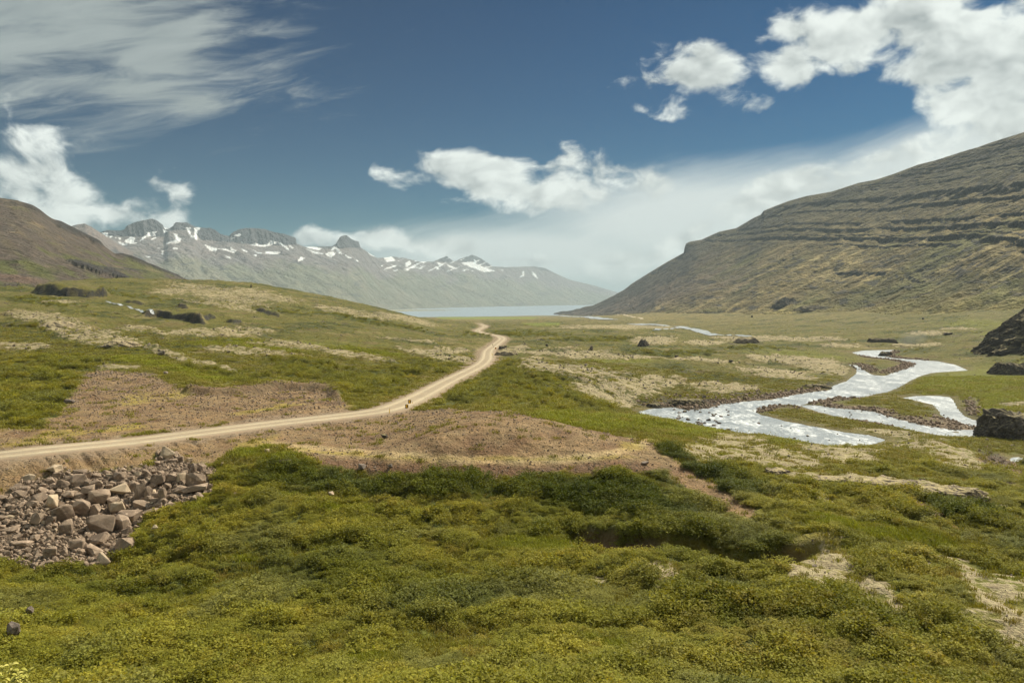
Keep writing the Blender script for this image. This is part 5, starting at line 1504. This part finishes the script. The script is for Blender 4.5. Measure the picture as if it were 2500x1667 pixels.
# ------------------------------------------------------------------ rock outcrops and ledges
def outcrop(label, px, py, wpx, hpx, depth, mat, seed, rotz=0.0, lean=0.0, taper=.75, layers=0, back=.35, name="rock_outcrop", topn=.4, cone=False):
    p = locate(px, py)
    if name == "crag":
        q = np.argmin((MTN[0] - px) ** 2 + (MTN[1] - py) ** 2); p = np.array([MTN[2].flat[q], MTN[3].flat[q], MTN[4].flat[q]])
    u = p[1] / F
    w, h = wpx * u, hpx * u
    nu, nv = (220, 90) if cone else (96, 36)
    a = np.linspace(0, 2 * np.pi, nu, endpoint=False); v = np.linspace(0, 1, nv)
    A, Vv = np.meshgrid(a, v)
    ex = 1.0 if cone else .75
    cx = np.sign(np.cos(A)) * np.abs(np.cos(A)) ** ex; sy = np.sign(np.sin(A)) * np.abs(np.sin(A)) ** ex
    prof = np.where(Vv < .72, 1 - (1 - taper) * (Vv / .72) ** 1.5, taper * np.sqrt(np.clip(1 - ((Vv - .72) / .28) ** 2, 0, 1)))
    if cone: prof = (1 - Vv) ** .85
    zz_ = Vv if cone else np.where(Vv < .72, Vv / .72 * .9, .9 + .1 * (Vv - .72) / .28)
    X = cx * prof * w / 2; Y = sy * prof * depth / 2; Z = (zz_ - .25) * h * 1.33
    n = fbm(cx * 3 + seed * 13.1 + Vv * 2, sy * 3 + Vv * 1.6, .9, 5, seed, .6)
    top = 1 + topn * fbm(X / w * 6 + seed, Y / depth * 2, 1.0, 3, seed + 1)
    Z *= np.where(Z > 0, top, 1)
    sc = 1 + .22 * n
    if cone:
        sc = sc + .10 * fbm(X, Y + Z, 9, 5, seed + 7, .6); Z = Z + 2.2 * fbm(X, Y, 16, 5, seed + 8, .6) * (Vv > 0)
    if layers: 
        st = np.floor(Vv * layers) ; sc = sc + .16 * (_hash(st, st * 0 + np.floor(A * 3), seed) - .5)
    X *= sc; Y *= sc; X += lean * Z
    vv = np.stack([X, Y, Z], -1)
    vv[-1] = vv[-1].mean(0)
    fcs = []
    i = np.arange(nv - 1)[:, None] * nu; j = np.arange(nu)[None]; j2 = (j + 1) % nu
    fcs = np.stack([i + j, i + j2, i + nu + j2, i + nu + j], -1).reshape(-1, 4)
    me = np_mesh(name, vv.reshape(-1, 3), fcs, mat, smooth=False)
    o = link(bpy.data.objects.new(name, me))
    o.location = (p[0], p[1] + depth * back, p[2]); o.rotation_euler = (0, 0, rotz)
    return tag(o, label, "rock")
outcrop("black basalt rock face with a mossy top standing by the river at the right edge", 2525, 1076, 175, 56, 16, MAT_DARK, 3, taper=.86, back=.5)
outcrop("dark craggy knoll with mossy ledges at the right edge above the river", 2750, 874, 600, 185, 120, MAT_DARK, 4, back=.45, topn=.1, cone=True)
outcrop("low dark rock outcrop below the craggy knoll at the right edge", 2490, 916, 120, 26, 14, MAT_DARK, 5, taper=.6, back=.5)
outcrop("brown bare rock hump on the far left slope", 125, 797, 95, 11, 14, MAT_LEDGE, 15, taper=.5, back=.5)
outcrop("rugged brown rock hump left of the bright meadow", 280, 844, 90, 10, 12, MAT_LEDGE, 16, taper=.6, back=.5)
outcrop("rock ledge with a shaded front beside the road's far bend", 1236, 869, 60, 10, 8, MAT_LEDGE, 17, taper=.8, back=.5)
outcrop("dark rock beside the road's narrow far bend", 1228, 851, 22, 6, 6, MAT_DARK, 18, taper=.8, back=.5)
outcrop("dark crag on the left flank of the pale mossy mound in mid valley", 1574, 846, 30, 15, 12, MAT_DARK, 19, taper=.5, back=.5, topn=.5)
outcrop("pale mossy rock ledge by the distant river pool", 1826, 838, 64, 11, 9, MAT_LEDGE, 20, taper=.8, back=.5)
outcrop("dark undercut rock bank beyond the river's upper bend", 2158, 836, 74, 9, 8, MAT_DARK, 21, taper=.8, back=.5)
outcrop("dark boulder-like bank stone at the river's upper bend", 2168, 869, 34, 9, 7, MAT_DARK, 22, taper=.7, back=.5)
outcrop("dark rocky bank at the left end of the rapids", 1685, 990, 100, 12, 9, MAT_DARK, 23, taper=.7, back=.5)
outcrop("low dark rocks along the river's far bank", 1600, 998, 46, 10, 7, MAT_DARK, 24, taper=.7, back=.5)
outcrop("dark rocky bank stone upstream on the river's far bank", 2000, 948, 70, 8, 7, MAT_DARK, 25, taper=.7, back=.5)
outcrop("left part of the long pale rock ledge in the right foreground", 2035, 1182, 90, 11, 3, MAT_LEDGE, 26, taper=.9, back=.5, layers=5, rotz=-.05)
outcrop("middle part of the long pale rock ledge in the right foreground", 2165, 1196, 190, 17, 4, MAT_LEDGE, 27, taper=.9, back=.5, layers=6, rotz=-.10)
outcrop("right part of the long rock ledge with a dark shaded front", 2330, 1222, 190, 22, 5, MAT_LEDGE, 28, taper=.88, back=.5, layers=6, rotz=-.18)
outcrop("mossy rock step left of the long ledge in the right foreground", 1905, 1160, 60, 10, 3, MAT_LEDGE, 29, taper=.85, back=.5, layers=4)
outcrop("dark rock tower cluster at the foot of the layered mountain", 1922, 745, 66, 15, 45, MAT_DARK, 30, taper=.45, back=.2, name="crag", topn=.8)
outcrop("low dark rocks right of the tower cluster under the mountain", 1990, 756, 95, 9, 40, MAT_DARK, 31, taper=.5, back=.2, name="crag", topn=.8)

# ------------------------------------------------------------------ signs and posts
def simple_mat(name, c, rough=.5):
    m, k, bs, out = mat_new(name)
    tc = k.n('ShaderNodeTexCoord').outputs['Object']
    nz = k.noise(tc, 6.0, 4, .6)
    e = k.m('MULTIPLY_ADD', nz, .3, .85)
    k.put(bs.inputs['Base Color'], k.mix(1.0, c, k.comb(e, e, e), 'MULTIPLY'))
    bs.inputs['Roughness'].default_value = rough
    return m
MAT_YEL = simple_mat("sign_yellow", (0.82, 0.46, 0.02)); MAT_BLK = simple_mat("sign_black", (0.02, 0.017, 0.015)); MAT_STEEL = simple_mat("galvanised_steel", (0.35, 0.34, 0.32), .4)
MAT_POST = simple_mat("post_yellow", (0.80, 0.50, 0.04)); MAT_REFL = simple_mat("reflector", (0.75, 0.72, 0.65), .25); MAT_BRN = simple_mat("post_brown", (0.10, 0.06, 0.035))

def bm_obj(name, build, mat, parent=None):
    bm = bmesh.new(); build(bm)
    bmesh.ops.recalc_face_normals(bm, faces=bm.faces)
    me = bpy.data.meshes.new(name); bm.to_mesh(me); bm.free(); me.materials.append(mat)
    o = link(bpy.data.objects.new(name, me))
    if parent: o.parent = parent
    return o
def prism(pts, y0, y1):
    def f(bm):
        a = [bm.verts.new((x, y0, z)) for x, z in pts]; b = [bm.verts.new((x, y1, z)) for x, z in pts]
        n = len(pts)
        bm.faces.new(a); bm.faces.new(b[::-1])
        for i in range(n): bm.faces.new((a[i], b[i], b[(i + 1) % n], a[(i + 1) % n]))
    return f
def tube(r0, r1, z0, z1, x=0, y=0, n=10):
    def f(bm):
        a = [bm.verts.new((x + r0 * math.cos(t * 2 * math.pi / n), y + r0 * math.sin(t * 2 * math.pi / n), z0)) for t in range(n)]
        b = [bm.verts.new((x + r1 * math.cos(t * 2 * math.pi / n), y + r1 * math.sin(t * 2 * math.pi / n), z1)) for t in range(n)]
        bm.faces.new(a[::-1]); bm.faces.new(b)
        for i in range(n): bm.faces.new((a[i], a[(i + 1) % n], b[(i + 1) % n], b[i]))
    return f
def rrect(w, h, r, z0, n=4):
    out = []
    for cx_, cz_, a0 in ((w/2-r, h/2-r, 0), (-w/2+r, h/2-r, 90), (-w/2+r, -h/2+r, 180), (w/2-r, -h/2+r, 270)):
        for i in range(n + 1):
            a = math.radians(a0 + 90 * i / n); out.append((cx_ + r * math.cos(a), z0 + cz_ + r * math.sin(a)))
    return out
def chevron_sign(px, py, label, ph, board_z, rz):
    p = locate(px, py)
    e = link(bpy.data.objects.new("chevron_sign", None)); e.location = p; e.rotation_euler = (0, 0, rz)
    tag(e, label, "road sign", "chevron signs at the road bend")
    W, Hh = .66, .82
    bm_obj("post", tube(.03, .03, -.4, ph, 0, .05), MAT_STEEL, e)
    b = bm_obj("board", prism(rrect(W, Hh, .06, board_z), -.012, .012), MAT_BLK, e)
    # yellow chevron pointing left: black shows at the two left corners and as a wedge on the right
    t = W / 2 - .03; s = Hh / 2 - .03
    bm_obj("chevron", prism([(-t, board_z), (t * .05, board_z + s), (t * .95, board_z + s), (t * .12, board_z), (t * .95, board_z - s), (t * .05, board_z - s)], -.019, -.013), MAT_YEL, b)
    bm_obj("bracket", prism([(-.05, board_z + .18), (.05, board_z + .18), (.05, board_z + .22), (-.05, board_z + .22)], .013, .09), MAT_STEEL, e)
    bm_obj("bracket", prism([(-.05, board_z - .22), (.05, board_z - .22), (.05, board_z - .18), (-.05, board_z - .18)], .013, .09), MAT_STEEL, e)
chevron_sign(1000, 988.5, "upper and farther of the two yellow-black chevron signs at the road bend", 1.25, .78, .12)
chevron_sign(993, 1000, "lower and nearer of the two yellow-black chevron signs at the road bend", 1.2, .74, .12)

def marker(px, py, hpx, label, mat=MAT_POST, lean=0.0, rad=.06):
    p = locate(px, py); h = hpx * p[1] / F
    e = link(bpy.data.objects.new("marker_post", None)); e.location = p; e.rotation_euler = (0, lean, 0)
    tag(e, label, "post")
    w = max(rad, .045)
    bm_obj("shaft", prism([(-w, -.3), (w, -.3), (w * .85, h * .93), (w * .4, h), (-w * .85, h * .93)], -w * .5, w * .5), mat, e)
    bm_obj("reflector", prism([(-w * .6, h * .74), (w * .6, h * .74), (w * .6, h * .86), (-w * .6, h * .86)], -w * .5 - .012, -w * .5 - .001), MAT_REFL, e)
marker(951, 1010, 14, "tall yellow marker post in front of the road bend, left of the signs", rad=.07)
marker(1007, 986, 6, "short yellow marker post just right of the upper chevron sign", rad=.06)
marker(982.5, 963, 9, "thin brown post on the grassy left verge beyond the bend", MAT_BRN, rad=.05)
marker(1192.5, 903, 7, "yellow marker post on the gravel shoulder of the second road curve", rad=.13)
marker(1219, 880, 7, "yellow marker post right of the second road curve, before white stones", rad=.14)
marker(1205.5, 850, 5, "thin dark post beside the narrow far stretch of road", MAT_BRN, rad=.09)
marker(1201.5, 868, 6, "orange marker post at the right side of the road's narrow neck", rad=.13)
marker(1254, 889, 5, "small yellow post on the mossy bank right of the second curve", rad=.11)
# back of a sign at the far bend
p = locate(1210, 856); e = link(bpy.data.objects.new("round_sign", None)); e.location = p
tag(e, "small orange sign at the narrow far bend of the road", "road sign")
bm_obj("post", tube(.04, .04, -.4, 1.6, 0, .06), MAT_STEEL, e)
bm_obj("board", prism([(.5 * math.cos(a * math.pi / 6), 1.5 + .55 * math.sin(a * math.pi / 6)) for a in range(12)], -.015, .015), simple_mat("sign_orange", (0.55, 0.22, 0.02)), e)
# white stones by the second curve
put_rock("boulder", 'pale', 1226, 879, 5, 4.5, "white stone beside the second road curve", "boulder")
put_rock("boulder", 'pale', 1233, 877, 6, 3, "flat white stone right of the other white stone by the road", "boulder")
put_rock("boulder", 'pale', 1203, 843, 3.5, 3.5, "white stone on the left verge of the far road", "boulder")

# cairn on the mossy hill
p = locate(613, 702); u = p[1] / F
e = link(bpy.data.objects.new("cairn", None)); e.location = p
tag(e, "tiny stone cairn on the skyline of the left hill", "cairn")
zc_ = -.2
for q, (w_, h_) in enumerate(((5, 2.2), (4.2, 2), (3.4, 1.8), (2.8, 1.6), (2, 1.6))):
    o = link(bpy.data.objects.new("stone", RM['dark'][q])); o.parent = e
    o.scale = (w_ * u, w_ * u, h_ * u * 1.2); o.location = (0.15 * (q % 2), 0, zc_ + h_ * u * .5); o.rotation_euler = (0, 0, q * 1.3); zc_ += h_ * u * .85

# spray over the waterfall
def spray():
    m = bpy.data.materials.new("spray"); m.use_nodes = True
    t = m.node_tree; t.nodes.clear(); o = t.nodes.new('ShaderNodeOutputMaterial'); v = t.nodes.new('ShaderNodeVolumePrincipled')
    v.inputs['Color'].default_value = (.95, .95, .93, 1); v.inputs['Density'].default_value = .010
    t.links.new(v.outputs[0], o.inputs['Volume'])
    bm = bmesh.new(); bmesh.ops.create_icosphere(bm, subdivisions=3, radius=1)
    for vv in bm.verts:
        n = float(fbm(np.array([vv.co.x * 3 + vv.co.z]), np.array([vv.co.y * 3]), 2.0, 2, 900)[0])
        vv.co *= 1 + .25 * n; vv.co.x *= 15; vv.co.y *= 7; vv.co.z *= 8; vv.co.x += vv.co.z * .5
    me = bpy.data.meshes.new("waterfall_spray"); bm.to_mesh(me); bm.free(); me.materials.append(m)
    ob = link(bpy.data.objects.new("waterfall_spray", me)); p = locate(2228, 840); ob.location = (p[0], p[1], p[2] + 5)
    tag(ob, "thin white spray drifting above the hidden waterfall upstream", "spray", kind="stuff")
spray()

# ------------------------------------------------------------------ leafy plant close to the viewpoint
def leafy_plant():
    r = random.Random(12)
    x = (35 - CX) / F * 21.0; y = 21.0; z = gz(x, y)
    e = link(bpy.data.objects.new("leafy_plant", None)); e.location = (x, y, z)
    tag(e, "pale yellow-green leafy plant close up at the bottom left corner", "plant")
    m, k, bs, out = mat_new("plant_leaf")
    k.put(bs.inputs['Base Color'], k.mix(k.n('ShaderNodeObjectInfo').outputs['Random'], (0.34, 0.33, 0.06), (0.55, 0.50, 0.14)))
    ms_, k2, b2, _ = mat_new("plant_stem"); k2.put(b2.inputs['Base Color'], (0.16, 0.15, 0.05))
    meshes = []
    for q in range(3):
        bm = bmesh.new(); n = 6; L = []; R = []; Cn = []
        for i in range(n + 1):
            t = i / n; w = .035 * math.sin(math.pi * min(t * 1.05, 1)) ** .7 + .001; zc = .03 * math.sin(t * 2.6) - .05 * t * t * (q + 1) * .5
            Cn.append(bm.verts.new((t * .15, 0, zc))); L.append(bm.verts.new((t * .15, w, zc + w * .35))); R.append(bm.verts.new((t * .15, -w, zc + w * .35)))
        for i in range(n):
            bm.faces.new((Cn[i], Cn[i + 1], L[i + 1], L[i])); bm.faces.new((R[i], R[i + 1], Cn[i + 1], Cn[i]))
        me = bpy.data.meshes.new("leaf"); bm.to_mesh(me); bm.free(); me.materials.append(m); meshes.append(me)
    for sidx in range(9):
        a = r.uniform(0, 6.28); d = r.uniform(0, .55); hgt = r.uniform(.45, 1.0)
        bx, by = d * math.cos(a), d * math.sin(a) * .6; tx, ty = bx * 1.35, by * 1.35
        def st(bm):
            vs0 = [bm.verts.new((bx + .008 * math.cos(t * 2.094), by + .008 * math.sin(t * 2.094), -.1)) for t in range(3)]
            vs1 = [bm.verts.new((tx + .004 * math.cos(t * 2.094), ty + .004 * math.sin(t * 2.094), hgt)) for t in range(3)]
            for t in range(3): bm.faces.new((vs0[t], vs0[(t + 1) % 3], vs1[(t + 1) % 3], vs1[t]))
            bm.faces.new(vs1)
        bm_obj("stem", st, ms_, e)
        for q in range(11):
            f = r.uniform(.35, 1.0)
            o = link(bpy.data.objects.new("leaf", r.choice(meshes))); o.parent = e
            o.location = (bx + (tx - bx) * f, by + (ty - by) * f, hgt * f)
            o.rotation_euler = (r.uniform(-.3, .3), r.uniform(-.7, .25), r.uniform(0, 6.28)); k_ = r.uniform(.8, 1.5); o.scale = (k_, k_, k_)
leafy_plant()
